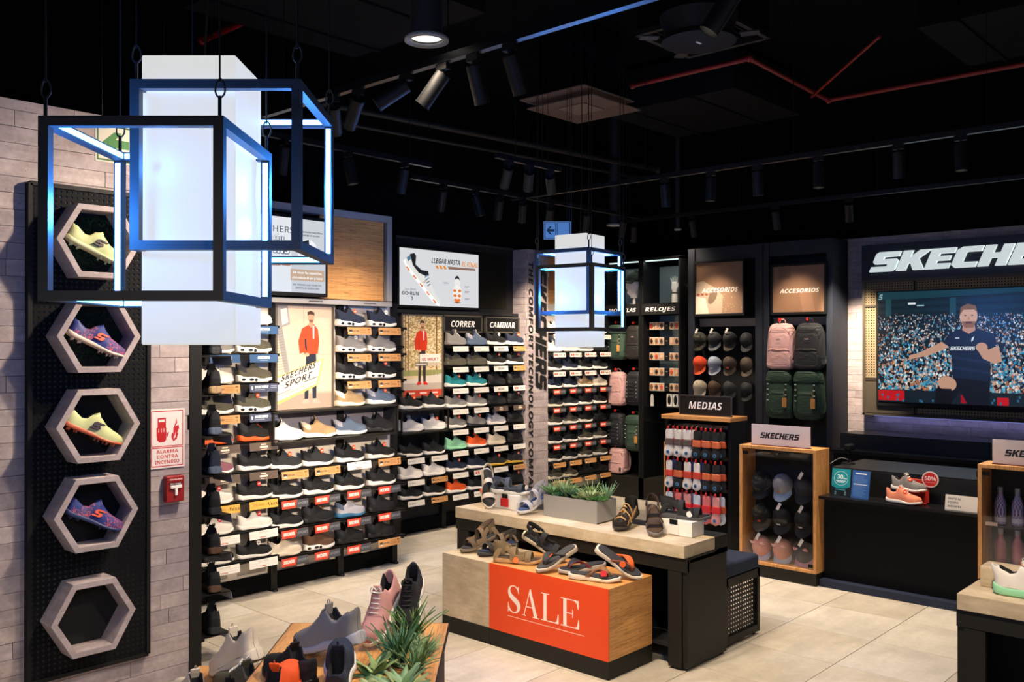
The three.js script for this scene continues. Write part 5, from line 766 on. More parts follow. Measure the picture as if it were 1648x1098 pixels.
const accPic = (shoeOn) => canvasTex(512, 512, (g, w, h) => { fill(g, '#7f6049', 0, 0, w, h); if (shoeOn) { fill(g, '#8d6f58', 290, 300, 222, 212); poly(g, '#a8947f', [[0, 190], [90, 180], [230, 260], [300, 330], [290, 512], [0, 512]]); poly(g, '#c9bfae', [[0, 330], [110, 350], [150, 512], [0, 512]]); for (let i = 0; i < 5; i++) poly(g, '#8c4a38', [[20 + i * 46, 300], [50 + i * 46, 310], [40 + i * 46, 330], [12 + i * 46, 322]]); oval(g, '#6e5a4a', 190, 340, 40, 80, 0.5); for (let i = 0; i < 30; i++) oval(g, '#c9b49a', rr(300, 500), rr(300, 500), 3, 3); } else { fill(g, '#6e5442', 60, 10, 120, 130); poly(g, '#8d6a52', [[260, 260], [380, 250], [420, 512], [300, 512]]); } txt(g, 'ACCESORIOS', 268, 275, 62, '#ebe4da', { slant: 0.25, sx: 1.02 }); });
for (const [b, sh, y, h, w_] of [[4.91, true, 2.345, 0.54, 0.56], [4.03, false, 2.3, 0.46, 0.54]]) { const t = thing('lightbox_sign', `brown ACCESORIOS sign over the ${sh ? 'caps' : 'pink and black backpacks'}`, 'sign', [8.56, y, b], AX); part(t, 'frame', [box(w_ + 0.04, 0.024, 0.05, 0, h / 2 + 0.01, 0), box(w_ + 0.04, 0.024, 0.05, 0, -h / 2 - 0.01, 0), box(0.024, h, 0.05, -w_ / 2 - 0.01, 0, 0), box(0.024, h, 0.05, w_ / 2 + 0.01, 0, 0)], MT.black); part(t, 'print', card(w_, h, 0.03), pic(accPic(sh), 0.4)); }
const capHooks = ['black patterned', 'black', 'black', 'orange', 'washed denim', 'dark brown', 'beige', 'brown', 'charcoal'], capC = [['camo', 'camo'], ['#1c1d20', '#5a5d62'], ['#141414', '#3a3128'], ['#d8431a', '#e05a2a'], ['#8e98a6', '#a8b1bc'], ['#3c3026', '#4d3f32'], ['#b3a892', '#c2b8a2'], ['#4a3626', '#55412f'], ['#26282a', '#33363a']];
capC.forEach(([c, v], i) => { const r = Math.floor(i / 3), k = i % 3; cap(`${capHooks[i]} cap, ${['left', 'middle', 'right'][k]} of ${['top', 'middle', 'bottom'][r]} row under left ACCESORIOS sign`, [8.56, 1.80 - r * 0.255, 5.14 - k * 0.178], AX, c, v, { small: 0.8, group: 'caps under the left sign', logo: i === 4 ? '#d8dade' : undefined, tag: r === 0, sticker: i === 5 ? '#d2451f' : undefined }); });
for (let r = 0; r < 3; r++) cap(`dark cap at the far right of the ${['top', 'middle', 'bottom'][r]} cap row`, [8.66, 1.79 - r * 0.255, 4.64], AX, r === 1 ? '#43372c' : '#191a1c', r === 1 ? '#52463a' : '#26282b', { small: 0.8, group: 'caps under the left sign' });
[['pale pink backpack, upper left under right ACCESORIOS sign', 4.18, 1.50, 'plain', '#c99e9a'], ['black backpack, upper right under right ACCESORIOS sign', 3.89, 1.50, 'plain', '#17191d'], ['green roll-top backpack with tag, lower left under right ACCESORIOS sign', 4.19, 1.02, 'roll', '#26402f', { trim: '#1c2f23', tag: 1 }], ['green roll-top backpack with tag, lower right under right ACCESORIOS sign', 3.9, 1.02, 'roll', '#26402f', { trim: '#1c2f23', tag: 1 }]].forEach(([l, b, y, k, c, o]) => { const p = backpack(l, [8.5, y, b], AX, k, c, o); p.scale.set(1.02, 1.1, 1); });
// ---------- screen wall ----------
{
  const t = thing('media_board', 'dark framed media board with illuminated wordmark around the screen', 'media board', [8.93, 1.07, 1.95], AX), w = 3.14, h = 1.64, fr = M('#40392c', 0.55), pf = perforated('#7d7058', 0.55);
  part(t, 'backing', box(w, h, 0.03, 0, h / 2, 0), MT.matte); part(t, 'sign_band', box(w, 0.335, 0.07, 0, h - 0.1675, 0.05), M('#0a1120', 0.5));
  part(t, 'frame_bar', [box(w, 0.02, 0.05, 0, 0.01, 0.05), box(0.02, h - 0.335, 0.05, -w / 2 + 0.01, (h - 0.335) / 2, 0.05), box(w, 0.024, 0.06, 0, h - 0.345, 0.05)], fr);
  for (const [x0, x1, y0, y1, p] of [[-1.55, -1.09, 1.06, 1.28, 1], [-1.07, 0.2, 1.06, 1.28, 1], [0.22, 1.5, 1.06, 1.28, 1], [-1.55, -1.35, 0.36, 1.05, 1], [-1.55, -1.09, 0.03, 0.34, 0], [-1.07, 0.2, 0.03, 0.3, 1], [0.22, 1.5, 0.03, 0.3, 1]]) { part(t, p ? 'mesh_panel' : 'solid_panel', p ? metreUV(plane(x1 - x0, y1 - y0, (x0 + x1) / 2, (y0 + y1) / 2, 0.06)) : box(x1 - x0, y1 - y0, 0.02, (x0 + x1) / 2, (y0 + y1) / 2, 0.055), p ? pf : fr); part(t, 'panel_rim', [box(x1 - x0, 0.01, 0.02, (x0 + x1) / 2, y0, 0.06), box(x1 - x0, 0.01, 0.02, (x0 + x1) / 2, y1, 0.06), box(0.01, y1 - y0, 0.02, x0, (y0 + y1) / 2, 0.06), box(0.01, y1 - y0, 0.02, x1, (y0 + y1) / 2, 0.06)], fr); }
  const e = new THREE.ExtrudeGeometry(wordShapes(), { depth: 2.2, bevelEnabled: true, bevelSize: 0.12, bevelThickness: 0.12, bevelSegments: 1 }); e.scale(2.12 / WORDW, 0.0182, 0.0182); part(t, 'wordmark', e.translate(-1.48, h - 0.262, 0.09), new THREE.MeshStandardMaterial({ color: 0xc9d2d2, emissive: new THREE.Color(0.62, 0.70, 0.70), emissiveIntensity: 0.85 }), 'glowing white slanted wordmark');
  part(t, 'under_light', box(w - 0.2, 0.008, 0.02, 0, -0.004, 0.03), new THREE.MeshStandardMaterial({ color: 0x555577, emissive: new THREE.Color(0.35, 0.38, 1.0), emissiveIntensity: 0.6 }), 'unseen blue-violet light strip tinting the wall under the board'); const ul = new THREE.RectAreaLight(new THREE.Color(0.4, 0.42, 1.0), 5, w - 0.2, 0.02); ul.name = 'unseen_under_lamp'; ul.position.set(0, -0.012, 0.03); ul.rotation.x = -Math.PI / 2 + 0.3; t.add(ul);  // unseen strip and lamp, placed to tint the wall below blue-violet
  const l = new THREE.RectAreaLight(new THREE.Color(0.85, 1, 1), 0.7, 2.5, 0.2); l.name = 'wordmark_light'; l.position.set(-0.2, h - 0.17, 0.14); l.rotation.y = Math.PI; t.add(l);
}
const tvPic = canvasTex(1600, 900, (g, w, h) => {
  const sky = g; fill(sky, '#0d2730', 0, 0, w, 230); fill(g, '#123a44', 0, 0, w, 60); for (let i = 0; i < 3; i++) poly(g, '#0a1c26', [[0, 70 + i * 55], [w, 20 + i * 60], [w, 40 + i * 60], [0, 96 + i * 55]]); for (const x of [60, 560, 1180, 1520]) fill(g, '#184650', x, 60, 46, 180); fill(g, '#e9eef0', 240, 92, 60, 16); fill(g, '#a2c8d4', 310, 112, 56, 10); poly(g, '#7fc4d8', [[1180, 30], [1500, 0], [1500, 24], [1190, 52]]);
  fill(g, '#12222e', 0, 200, w, 640); const cs = ['#cfd8da', '#2e6a8c', '#1a2230', '#c9a58c', '#5aaed0', '#4aa0bd', '#e6e9ea', '#314c60', '#b06a48', '#101820', '#2a86b8'];
  for (let i = 0; i < 4200; i++) { const y = 190 + Math.pow(rnd(), 0.9) * 620, s = 4 + (y - 190) / 620 * 8, x = rnd() * w; oval(g, cs[Math.floor(rnd() * cs.length)], x, y, s * 0.95, s * 1.1); if (rnd() < 0.55) oval(g, '#c79a82', x, y - s * 1.5, s * 0.5, s * 0.62); }
  fill(g, '#14222c', 0, 800, w, 100); fill(g, '#c3161f', 0, 806, 210, 84); fill(g, '#9c1420', 640, 826, 70, 64); fill(g, '#c3161f', 900, 836, 80, 60); for (let i = 0; i < 30; i++) fill(g, '#2e6a8c', rnd() * w, 820 + rnd() * 60, 14, 20); txt(g, '5', 22, 40, 60, '#8fb6bd', { slant: 0.2 });
  // footballer, seen to the thigh, arms wide
  poly(g, '#0d1420', [[600, 690], [850, 700], [845, 900], [690, 900], [640, 800], [560, 900], [450, 900], [470, 760]]); oval(g, '#c99a80', 540, 740, 70, 58, 0.3); fill(g, '#0c1118', 452, 780, 120, 120);
  poly(g, '#16233c', [[560, 340], [640, 306], [760, 306], [880, 350], [900, 430], [850, 470], [856, 720], [580, 690], [570, 470], [500, 420]]); poly(g, '#c99a80', [[500, 410], [556, 450], [400, 520], [300, 540], [250, 556], [246, 520], [320, 500]]); poly(g, '#c99a80', [[860, 460], [910, 440], [936, 560], [880, 580], [800, 540], [760, 470], [800, 430], [840, 470]]); oval(g, '#c99a80', 792, 452, 42, 36);
  poly(g, '#c08f74', [[660, 270], [740, 270], [748, 320], [700, 350], [650, 318]]); oval(g, '#d3a68b', 698, 210, 64, 84); poly(g, '#7d5a3c', [[634, 200], [640, 140], [690, 112], [748, 128], [766, 190], [740, 160], [660, 160]]); poly(g, '#8f6446', [[646, 250], [752, 250], [730, 300], [668, 300]]); fill(g, '#5e2f2c', 676, 252, 44, 16); oval(g, '#2b1c16', 674, 204, 9, 4); oval(g, '#2b1c16', 724, 204, 9, 4); poly(g, '#b98468', [[696, 206], [708, 236], [690, 238]]);
  wordOn(g, 562, 446, 190, 30, '#dfe6ea'); poly(g, '#dfe6ea', [[720, 380], [740, 366], [730, 400], [716, 410]]); fill(g, '#dfe6ea', 600, 376, 30, 8); poly(g, '#1d2d4a', [[580, 520], [850, 560], [850, 580], [580, 545]]); poly(g, '#1d2d4a', [[580, 600], [850, 640], [850, 660], [580, 620]]);
  oval(g, '#3c2a22', 1325, 670, 26, 32); poly(g, '#9fcbd8', [[1290, 704], [1370, 704], [1396, 780], [1386, 900], [1296, 900], [1286, 800], [1250, 860], [1236, 850]]); poly(g, '#8fbccb', [[1290, 706], [1260, 800], [1240, 850], [1256, 856]]);
});
{
  const t = thing('television', 'large lit television showing a footballer before a crowded stand', 'television', [8.84, 1.73, 2.5 + 0.0], AX); t.position.z = -(3.36 - 0.925);
  part(t, 'casing', rbox(1.9, 1.1, 0.05, 0.008, 0, -0.02, -0.03), MT.black); part(t, 'display', card(1.85, 1.04, 0.003, 0, 0, 0), pic(tvPic, 0.25, 0.85)); const l = new THREE.RectAreaLight(new THREE.Color(0.6, 0.8, 1), 0.5, 1.85, 1.04); l.name = 'screen_light'; l.position.set(0, 0, 0.01); l.rotation.y = Math.PI; t.add(l);
}
// ---------- central sale table ----------
function saleLetters(g) {                                   // high-contrast serif capitals, cap height 160..405
  const c = '#f3e6dd', T0 = 160, B0 = 405, bar = (x, w, y0 = T0, y1 = B0) => fill(g, c, x, y0, w, y1 - y0), ser = (x0, x1, y) => fill(g, c, x0, y - 4, x1 - x0, 8);
  g.fillStyle = c; g.beginPath(); g.moveTo(372, 226); g.bezierCurveTo(366, 186, 338, 166, 312, 168); g.bezierCurveTo(282, 170, 268, 196, 276, 220); g.bezierCurveTo(292, 262, 398, 268, 398, 338); g.bezierCurveTo(398, 390, 350, 414, 312, 412); g.bezierCurveTo(292, 411, 268, 402, 258, 392); g.lineTo(250, 410); g.lineTo(244, 410); g.lineTo(244, 322); g.lineTo(250, 322); g.bezierCurveTo(258, 374, 286, 402, 316, 402); g.bezierCurveTo(344, 402, 364, 380, 358, 352); g.bezierCurveTo(346, 306, 244, 300, 244, 226); g.bezierCurveTo(244, 180, 282, 156, 318, 158); g.bezierCurveTo(338, 159, 356, 168, 364, 176); g.lineTo(372, 160); g.lineTo(378, 160); g.lineTo(378, 226); g.closePath(); g.fill();
  poly(g, c, [[514, T0 - 4], [526, T0 - 4], [606, B0], [566, B0], [508, 204], [448, B0], [438, B0]]); fill(g, c, 470, 318, 82, 8); ser(420, 470, B0); ser(546, 626, B0);
  bar(676, 38); ser(648, 748, T0 + 3); ser(648, 852, B0 - 3); poly(g, c, [[846, 322], [854, 322], [854, B0], [790, B0], [830, 388]]);
  bar(906, 38); ser(878, 1078, T0 + 3); ser(878, 1084, B0 - 3); poly(g, c, [[1070, T0], [1078, T0], [1078, 234], [1070, 234], [1056, 184], [1020, T0]]); poly(g, c, [[1076, 322], [1084, 322], [1084, B0], [1020, B0], [1060, 386]]); fill(g, c, 944, 278, 70, 8); fill(g, c, 1008, 246, 8, 72);
}
{ // concrete-look block and orange sale block
  const blk = (name, label, b0, b1, parts) => { const t = thing(name, label, 'display block', [4.057, 0, (b0 + b1) / 2], AX), w = b0 - b1; part(t, 'plinth', box(w - 0.002, 0.095, 0.404, 0, 0.0475, 0), MT.olive); parts(t, w); return t; };
  blk('display_block', 'concrete-look display block left of the orange sale panel', 4.126, 3.727, (t, w) => part(t, 'body', rbox(w - 0.001, 0.379, 0.404, 0.002, 0, 0.2855, 0), MT.concrete));
  blk('display_block', 'oak display block with an orange front panel lettered SALE', 3.726, 2.862, (t, w) => {
    part(t, 'body', rbox(w - 0.001, 0.379, 0.398, 0.002, 0, 0.2855, -0.003), MT.oak);
    part(t, 'sale_panel', card(w, 0.379, 0.006, 0, 0.2855, 0.1995), pic(canvasTex(1400, 614, (g, W, H) => { fill(g, '#e2470f', 0, 0, W, H); saleLetters(g); fill(g, '#f0c8b4', 240, 446, 900, 6); }), 0.5));
  });
}
function slabTable(label, slabLabel, b0, b1, doNiche) {
  const w = b0 - b1, t = thing('display_table', label, 'display table', [4.455, 0, (b0 + b1) / 2], AX, 'concrete-topped display tables'), m = MT.olive, d = 0.42, H = 0.605;
  part(t, 'top_rail', [box(w, 0.075, 0.03, 0, H - 0.0375, 0.205), box(w, 0.03, d - 0.03, 0, H - 0.015, -0.015)], m); for (const s of [-1, 1]) { part(t, 'end_panel', rbox(0.03, H - 0.02, d, 0.003, s * (w / 2 - 0.015), (H - 0.02) / 2 + 0.012, 0), m); part(t, 'front_leg', box(0.085, H - 0.09, 0.03, s * (w / 2 - 0.0725), (H - 0.09) / 2 + 0.012, 0.205), m); part(t, 'foot', [cyl(0.02, 0.02, 0.012, s * (w / 2 - 0.03), 0.006, 0.18, 10), cyl(0.02, 0.02, 0.012, s * (w / 2 - 0.03), 0.006, -0.18, 10)], MT.black); }
  part(t, 'back_panel', box(w - 0.06, H - 0.12, 0.02, 0, (H - 0.12) / 2 + 0.1, -0.2), M('#0f1114', 0.7)); part(t, 'inner_shelf', box(w - 0.06, 0.02, d - 0.04, 0, 0.11, 0), M('#14161a', 0.6));
  part(t, 'concrete_top', rbox(w - 0.01, 0.07, 0.32, 0.003, 0, H + 0.035, 0.072), MT.concrete, 'thick concrete-look top'); part(t, 'back_ledge', box(w, 0.1, 0.13, 0, H + 0.02, -0.155), m);
}
slabTable('black display table with concrete top behind the sale block', '', 4.40, 2.63); slabTable('black display table with concrete top at the right edge', '', 1.275, -0.5);
{ // perforated side screen inside the right table
  const t = thing('bench', 'black bench with navy cushion behind the sale table', 'bench', [4.91, 0, 3.4], AX), w = 1.48; part(t, 'cushion', rbox(w, 0.085, 0.4, 0.02, 0, 0.44, 0, 3), M('#12213a', 0.85)); part(t, 'seat_rail', [box(w, 0.05, 0.03, 0, 0.372, 0.19), box(w, 0.05, 0.03, 0, 0.372, -0.19), box(0.03, 0.05, 0.41, w / 2 - 0.015, 0.372, 0), box(0.03, 0.05, 0.41, -w / 2 + 0.015, 0.372, 0)], MT.olive);
  for (const s of [-1, 1]) { for (const q of [-1, 1]) part(t, 'leg', box(0.03, 0.33, 0.03, s * (w / 2 - 0.015), 0.182, q * 0.19), MT.olive); part(t, 'bottom_rail', box(0.03, 0.04, 0.36, s * (w / 2 - 0.015), 0.04, 0), MT.olive); part(t, 'perforated_side', plane(0.35, 0.28).rotateY(s * Math.PI / 2).translate(s * (w / 2 - 0.02), 0.2, 0), new THREE.MeshStandardMaterial({ color: '#121317', roughness: 0.6, alphaMap: tex(256, hole(256, 6, 0.18), false, [2.1, 1.8]), alphaTest: 0.5, side: THREE.DoubleSide })); for (const q of [-0.17, 0.17]) part(t, 'foot', cyl(0.014, 0.014, 0.02, s * (w / 2 - 0.03), 0.01, q, 10), MT.black); }
  part(t, 'inner_box', box(0.5, 0.25, 0.3, w / 2 - 0.42, 0.155, 0.0), MT.oak);
}
// planter with succulents
function rosette(n, len, wid, rise, curl, m, rows = 2) {
  const q = []; for (let r = 0; r < rows; r++) for (let i = 0; i < n; i++) { const a = (i + r * 0.5) / n * Math.PI * 2 + rr(-0.12, 0.12), up = rise + r * 0.45 / rows + rr(-0.1, 0.1), L = len * rr(0.8, 1.1) * (1 - r * 0.16); q.push(grid(5, 4, (u, v) => { const w = wid * Math.sin(Math.PI * Math.pow(u, 0.7) * 0.93 + 0.16) * (v - 0.5) * 2, h = Math.sin(up) * L * u - curl * u * u * L, d = Math.cos(up) * L * u + 0.003, k = (v - 0.5) * (v - 0.5) * wid * 1.6; return [d * Math.cos(a) - w * Math.sin(a) * 0.5, h + k, d * Math.sin(a) + w * Math.cos(a) * 0.5]; })); }
  return q;
}
const leafM = ['#5f8a55', '#4a7a3f', '#93ab6c', '#3f6c48', '#7fa378', '#a0b07c', '#6a865a'].map((c) => new THREE.MeshStandardMaterial({ color: c, roughness: 0.55, side: THREE.DoubleSide }));
{
  const t = thing('planter', 'grey box planter on the concrete table top', 'planter', [4.475, 0.675, 3.545], AX), w = 0.42, d = 0.19, h = 0.135, s = 0.006, m = M('#8d8b87', 0.6);
  part(t, 'trough', [box(w, h, s, 0, h / 2, d / 2), box(w, h, s, 0, h / 2, -d / 2), box(s, h, d - s, w / 2 - s / 2, h / 2, 0), box(s, h, d - s, -w / 2 + s / 2, h / 2, 0), box(w, s, d, 0, s / 2, 0)], m); part(t, 'soil', box(w - 0.01, 0.01, d - 0.01, 0, h - 0.02, 0), M('#241c14', 0.95));
  const kinds = ['spiky aloe', 'pale rosette succulent', 'grassy succulent', 'broad-leaved succulent'];
  let k = 0; for (let i = 0; i < 7; i++) for (let j = 0; j < 2; j++) {
    const kd = [0, 2, 1, 0, 2, 3, 0, 3, 1, 2, 0, 3, 1, 2][i * 2 + j], x = -0.18 + i * 0.06 + rr(-0.008, 0.008), z = j ? -0.045 : 0.05; const g = kd === 0 ? rosette(11, 0.115, 0.016, 0.75, 0.12, 0, 3) : kd === 1 ? rosette(10, 0.07, 0.03, 0.45, 0.05, 0, 3) : kd === 2 ? rosette(14, 0.13, 0.008, 1.0, 0.05, 0, 3) : rosette(8, 0.08, 0.036, 0.5, 0.12, 0, 2);
    const p = single('succulent', `${kinds[kd]}, ${ORD[i]} from left in the ${j ? 'back' : 'front'} of the grey planter`, 'succulent', g, leafM[(i + kd * 2 + j) % 7], [4.475 - z, 0.675 + 0.118, 3.545 - x], rnd() * 6, 'succulents in the grey planter');
  }
}
// risers and sandals on the concrete top
function riser(label, pos, turn, w, h, d, m, tagC) { const t = thing('display_riser', label, 'riser', pos, turn, 'white display risers'); part(t, 'block', rbox(w, h, d, 0.003, 0, h / 2, 0), m); if (tagC) { part(t, 'clip', box(0.05, 0.03, 0.006, 0, h - 0.012, d / 2 + 0.003), MT.black); part(t, 'price_card', rbox(0.07, 0.055, 0.006, 0.004, 0, h - 0.052, d / 2 + 0.005), tagC); } return t; }
const TT = 0.676, redCard = pic(canvasTex(128, 96, (g, w, h) => { fill(g, '#b51f1c', 0, 0, w, h); fill(g, '#e9d2cc', 20, 26, 88, 18); fill(g, '#e9d2cc', 20, 54, 88, 18); }), 0.5), whiteCard = pic(canvasTex(128, 96, (g, w, h) => { fill(g, '#e2ddd5', 0, 0, w, h); wordOn(g, 16, 30, 96, 20, '#6b665f'); fill(g, '#a8a29a', 16, 62, 96, 6); }), 0.5);
riser('white riser with a red price card under the slate sandal', [4.43, TT, 4.09], AX, 0.2, 0.095, 0.1, MT.white, redCard); riser('white riser with a pale price card under the black sandal', [4.49, TT, 2.83], AX, 0.235, 0.085, 0.13, MT.white, whiteCard);
const C = (l, d) => [0.7361 * d + 0.6769 * l, 0.6769 * d - 0.7361 * l];
// turn 0 = toe to the viewer's right, -PI/2 = toe toward the viewer, PI = toe to the left; lift > 0 raises the heel
const lay = (o, label, a, b, y, turn, lift = 0, roll = 0) => putSandal(o, label, [a, y + Math.sin(Math.max(0, lift)) * 0.135, b], CAMT + turn, roll, -lift);
lay({ kind: 'sport', sole: '#cfc2ae', bed: '#2c2a26', strap: '#c9bba6', strap2: '#d6c9b5', tag: ['round', '#e2561f', 0.6, 0.02] }, 'beige strappy sandal propped upright, leftmost on concrete top', 4.37, 4.24, TT, -1.42, 0.95);
lay({ kind: 'sport', sole: '#d8d2c6', bed: '#2a2c30', strap: '#3a4048', strap2: '#4a525c' }, 'slate grey sandal with white sole on the left riser', 4.43, 4.08, TT + 0.095, -0.35);
lay({ kind: 'sport', sole: '#b9b6b4', bed: '#2d3f6c', strap: '#a5a3a2', strap2: '#b5b2b0', closed: 1, tag: ['round', '#e9e4dc', 0.45, 0.09] }, 'light grey sandal with blue footbed left of the planter', 4.42, 3.87, TT, -2.35, 0.3);
lay({ kind: 'cage', sole: '#3a342c', bed: '#2a2018', strap: '#2a241c', strap2: '#b98f58' }, 'tan and black caged sandal right of the planter', 4.42, 3.15, TT, -2.1, 0.22);
lay({ kind: 'sport', sole: '#6d655c', bed: '#4a3828', strap: '#3a2a1f', strap2: '#4a3729' }, 'dark brown sandal facing front on the concrete top', 4.4, 2.95, TT, -1.62, 0.42);
lay({ kind: 'sport', sole: '#4a4a4c', bed: '#1c1c1e', strap: '#17181a', strap2: '#1f2022', closed: 1, tag: ['round', '#e9e4dc', 0.62, 0.01] }, 'black sandal with grey sole on the right riser', 4.5, 2.80, TT + 0.085, -0.42);
// sandals and flip-flops on the low blocks
const LT = 0.476;
lay({ kind: 'sport', sole: '#6f6252', bed: '#2a2c34', strap: '#5d4c3a', strap2: '#7a654c', closed: 1 }, 'brown closed sandal, leftmost on the concrete-look block', 4.05, 4.0, LT, -2.4, 0.22);
lay({ kind: 'sport', sole: '#3c3c3e', bed: '#1d2a48', strap: '#2b2620', strap2: '#6a5945' }, 'black and brown sandal, second on the concrete-look block', 4.06, 3.85, LT, -2.5, 0.1);
lay({ kind: 'sport', sole: '#a9855a', bed: '#4a3a2a', strap: '#6c5c43', strap2: '#7d6b4e', closed: 1, patch: '#3a332a', tag: ['round', '#e8672a', 0.5, 0.0] }, 'tan sandal with orange tag at the left end of the oak block', 3.965, 3.6, LT, -0.25);
lay({ kind: 'sport', sole: '#c7b79c', bed: '#1a1a1b', strap: '#151516', strap2: '#1d1d1e', tag: ['round', '#ec6a2c', 0.75, 0.0] }, 'black sandal with cream sole tilted behind the tan one', 4.1, 3.52, LT + 0.01, -0.5, 0.5, 0.3);
lay({ kind: 'thong', sole: '#b9aa98', bed: '#3b3936', strap: '#2b2a29' }, 'charcoal flip-flop tilted up, middle of the oak block', 3.99, 3.32, LT, -2.55, 0.36);
lay({ kind: 'thong', sole: '#a39c96', bed: '#232326', strap: '#1a1a1c', strap2: '#6b2630' }, 'low black flip-flop with dark red strap on the oak block', 4.05, 3.19, LT, -2.75, 0.04);
lay({ kind: 'thong', sole: '#d6cab8', bed: '#2d2d2f', strap: '#6b4a2e', strap2: '#7d5836', tag: ['square', '#c0202a', 0.72, 0.025] }, 'brown strapped flip-flop with red tag, front of the oak block', 3.955, 3.03, LT, -0.35);
lay({ kind: 'thong', sole: '#d6cab8', bed: '#2c2c30', strap: '#8a4a28', strap2: '#d2591f', tag: ['round', '#ec6a2c', 0.6, 0.03] }, 'orange strapped flip-flop leaning behind the front one', 4.08, 2.97, LT, -0.5, 0.55, 0.25);
// ---------- sock stand ----------
{
  const t = thing('sock_stand', 'black sock stand with an oak top shelf behind the sale table', 'display stand', [6.68, 0, 3.98], AX), w = 0.62;
  part(t, 'top_board', rbox(w + 0.03, 0.035, 0.28, 0.003, 0, 1.148, 0), MT.oak); for (const s of [-1, 1]) part(t, 'side_post', box(0.03, 1.1, 0.2, s * (w / 2 - 0.015), 0.58, 0), MT.black); part(t, 'back_panel', box(w - 0.06, 1.08, 0.02, 0, 0.58, -0.05), perforated('#101114')); part(t, 'backing', box(w - 0.07, 1.06, 0.01, 0, 0.58, -0.07), MT.matte); part(t, 'base', rbox(w, 0.06, 0.26, 0.01, 0, 0.03, 0), MT.black); part(t, 'oak_edge', box(0.012, 0.62, 0.02, -w / 2 - 0.004, 0.62, 0.1), MT.oakV); for (const y of [1.07, 0.81, 0.55]) part(t, 'hook_rail', box(w - 0.06, 0.03, 0.02, 0, y, -0.03), MT.steel);
  const s = thing('department_sign', 'black MEDIAS sign standing on the sock stand', 'sign', [6.62, 1.1655 + 0.0825, 3.93], AX); part(s, 'frame', [box(0.48, 0.008, 0.012, 0, 0.08, 0), box(0.48, 0.008, 0.012, 0, -0.08, 0), box(0.008, 0.165, 0.012, -0.24, 0, 0), box(0.008, 0.165, 0.012, 0.24, 0, 0)], MT.steel); part(s, 'print', card(0.475, 0.157, 0.006), pic(signPic('MEDIAS'), 0.35));
}
const sockG = grid(14, 16, (u, v) => { const a = v * 2 * Math.PI, y = -u * 0.2, w = (u < 0.62 ? 0.03 : 0.03 + 0.012 * Math.sin((u - 0.62) / 0.38 * Math.PI)) * (u > 0.9 ? Math.sqrt(Math.max(0.03, 1 - ((u - 0.9) / 0.1) ** 2)) : u < 0.06 ? 0.7 + u * 5 : 1), d = 0.014 * (u > 0.9 ? Math.sqrt(Math.max(0.05, 1 - ((u - 0.9) / 0.1) ** 2)) : 1); return [w * Math.cos(a) - (u > 0.6 ? (u - 0.6) * 0.02 : 0), y, d * Math.sin(a)]; });
const bandG = superbox(0.068, 0.05, 0.034, 0.3).translate(0, -0.115, 0), hookG = merge([tube([[0, 0.0, 0.014], [0, 0.03, 0.0], [0, 0.03, -0.03]], 0.0025, 10, 5)]), tipG = rbox(0.014, 0.022, 0.014, 0.004, 0, 0.012, 0.012), dotG = cyl(0.014, 0.014, 0.002, 0, 0, 0, 14).rotateX(Math.PI / 2).translate(-0.004, -0.165, 0.0145), sMark = cyl(0.009, 0.009, 0.003, 0, 0, 0, 10).rotateX(Math.PI / 2).translate(-0.004, -0.165, 0.0148);
function socks(label, pos, c, band, dot, group) { const t = thing('sock_pack', label, 'sock pack', pos, AX + rr(-0.25, 0.15), group); t.scale.set(1.12, 1.15, 1.1); part(t, 'socks', sockG, M(c, 0.9)); part(t, 'paper_band', bandG, M(band, 0.6)); part(t, 'round_print', dotG, M(dot, 0.6)); part(t, 'print_centre', sMark, M('#17324a', 0.6)); part(t, 'hook', hookG, MT.chrome); part(t, 'hook_tip', tipG, M('#c5201c', 0.5), 'red hook tip'); return t; }
[[1.05, ['w', 'w', 'w', 'k', 'k', 'k']], [0.79, ['w', 'k', 'w', 'w', 'k', 'k']], [0.53, ['p', 'b', 'p', 'w', 'p', 'w']]].forEach(([y, l], r) => l.forEach((c, i) => { for (let k = 0; k < 2; k++) { const col = k && r === 1 && c === 'w' ? '#5a6c96' : r === 2 ? ['#b9c6d2', '#cf6a6a', '#c98a86'][(i + k) % 3] : { w: '#d9d4cc', k: '#131417' }[c]; socks(`${r === 2 ? 'patterned' : c === 'w' ? (k && r === 1 ? 'blue-grey' : 'white') : 'black'} sock pack, ${ORD[i]} hook of ${['top', 'middle', 'bottom'][r]} row, ${k ? 'behind' : 'front'}`, [6.50 + k * 0.045, y, 4.2 - i * 0.088 - k * 0.022], col, k ? '#b5502c' : c === 'k' ? '#c8643c' : r === 1 ? '#c23a2c' : r === 2 ? '#c4202a' : '#5a4a48', '#3c82b4', 'sock packs on the sock stand'); } }));
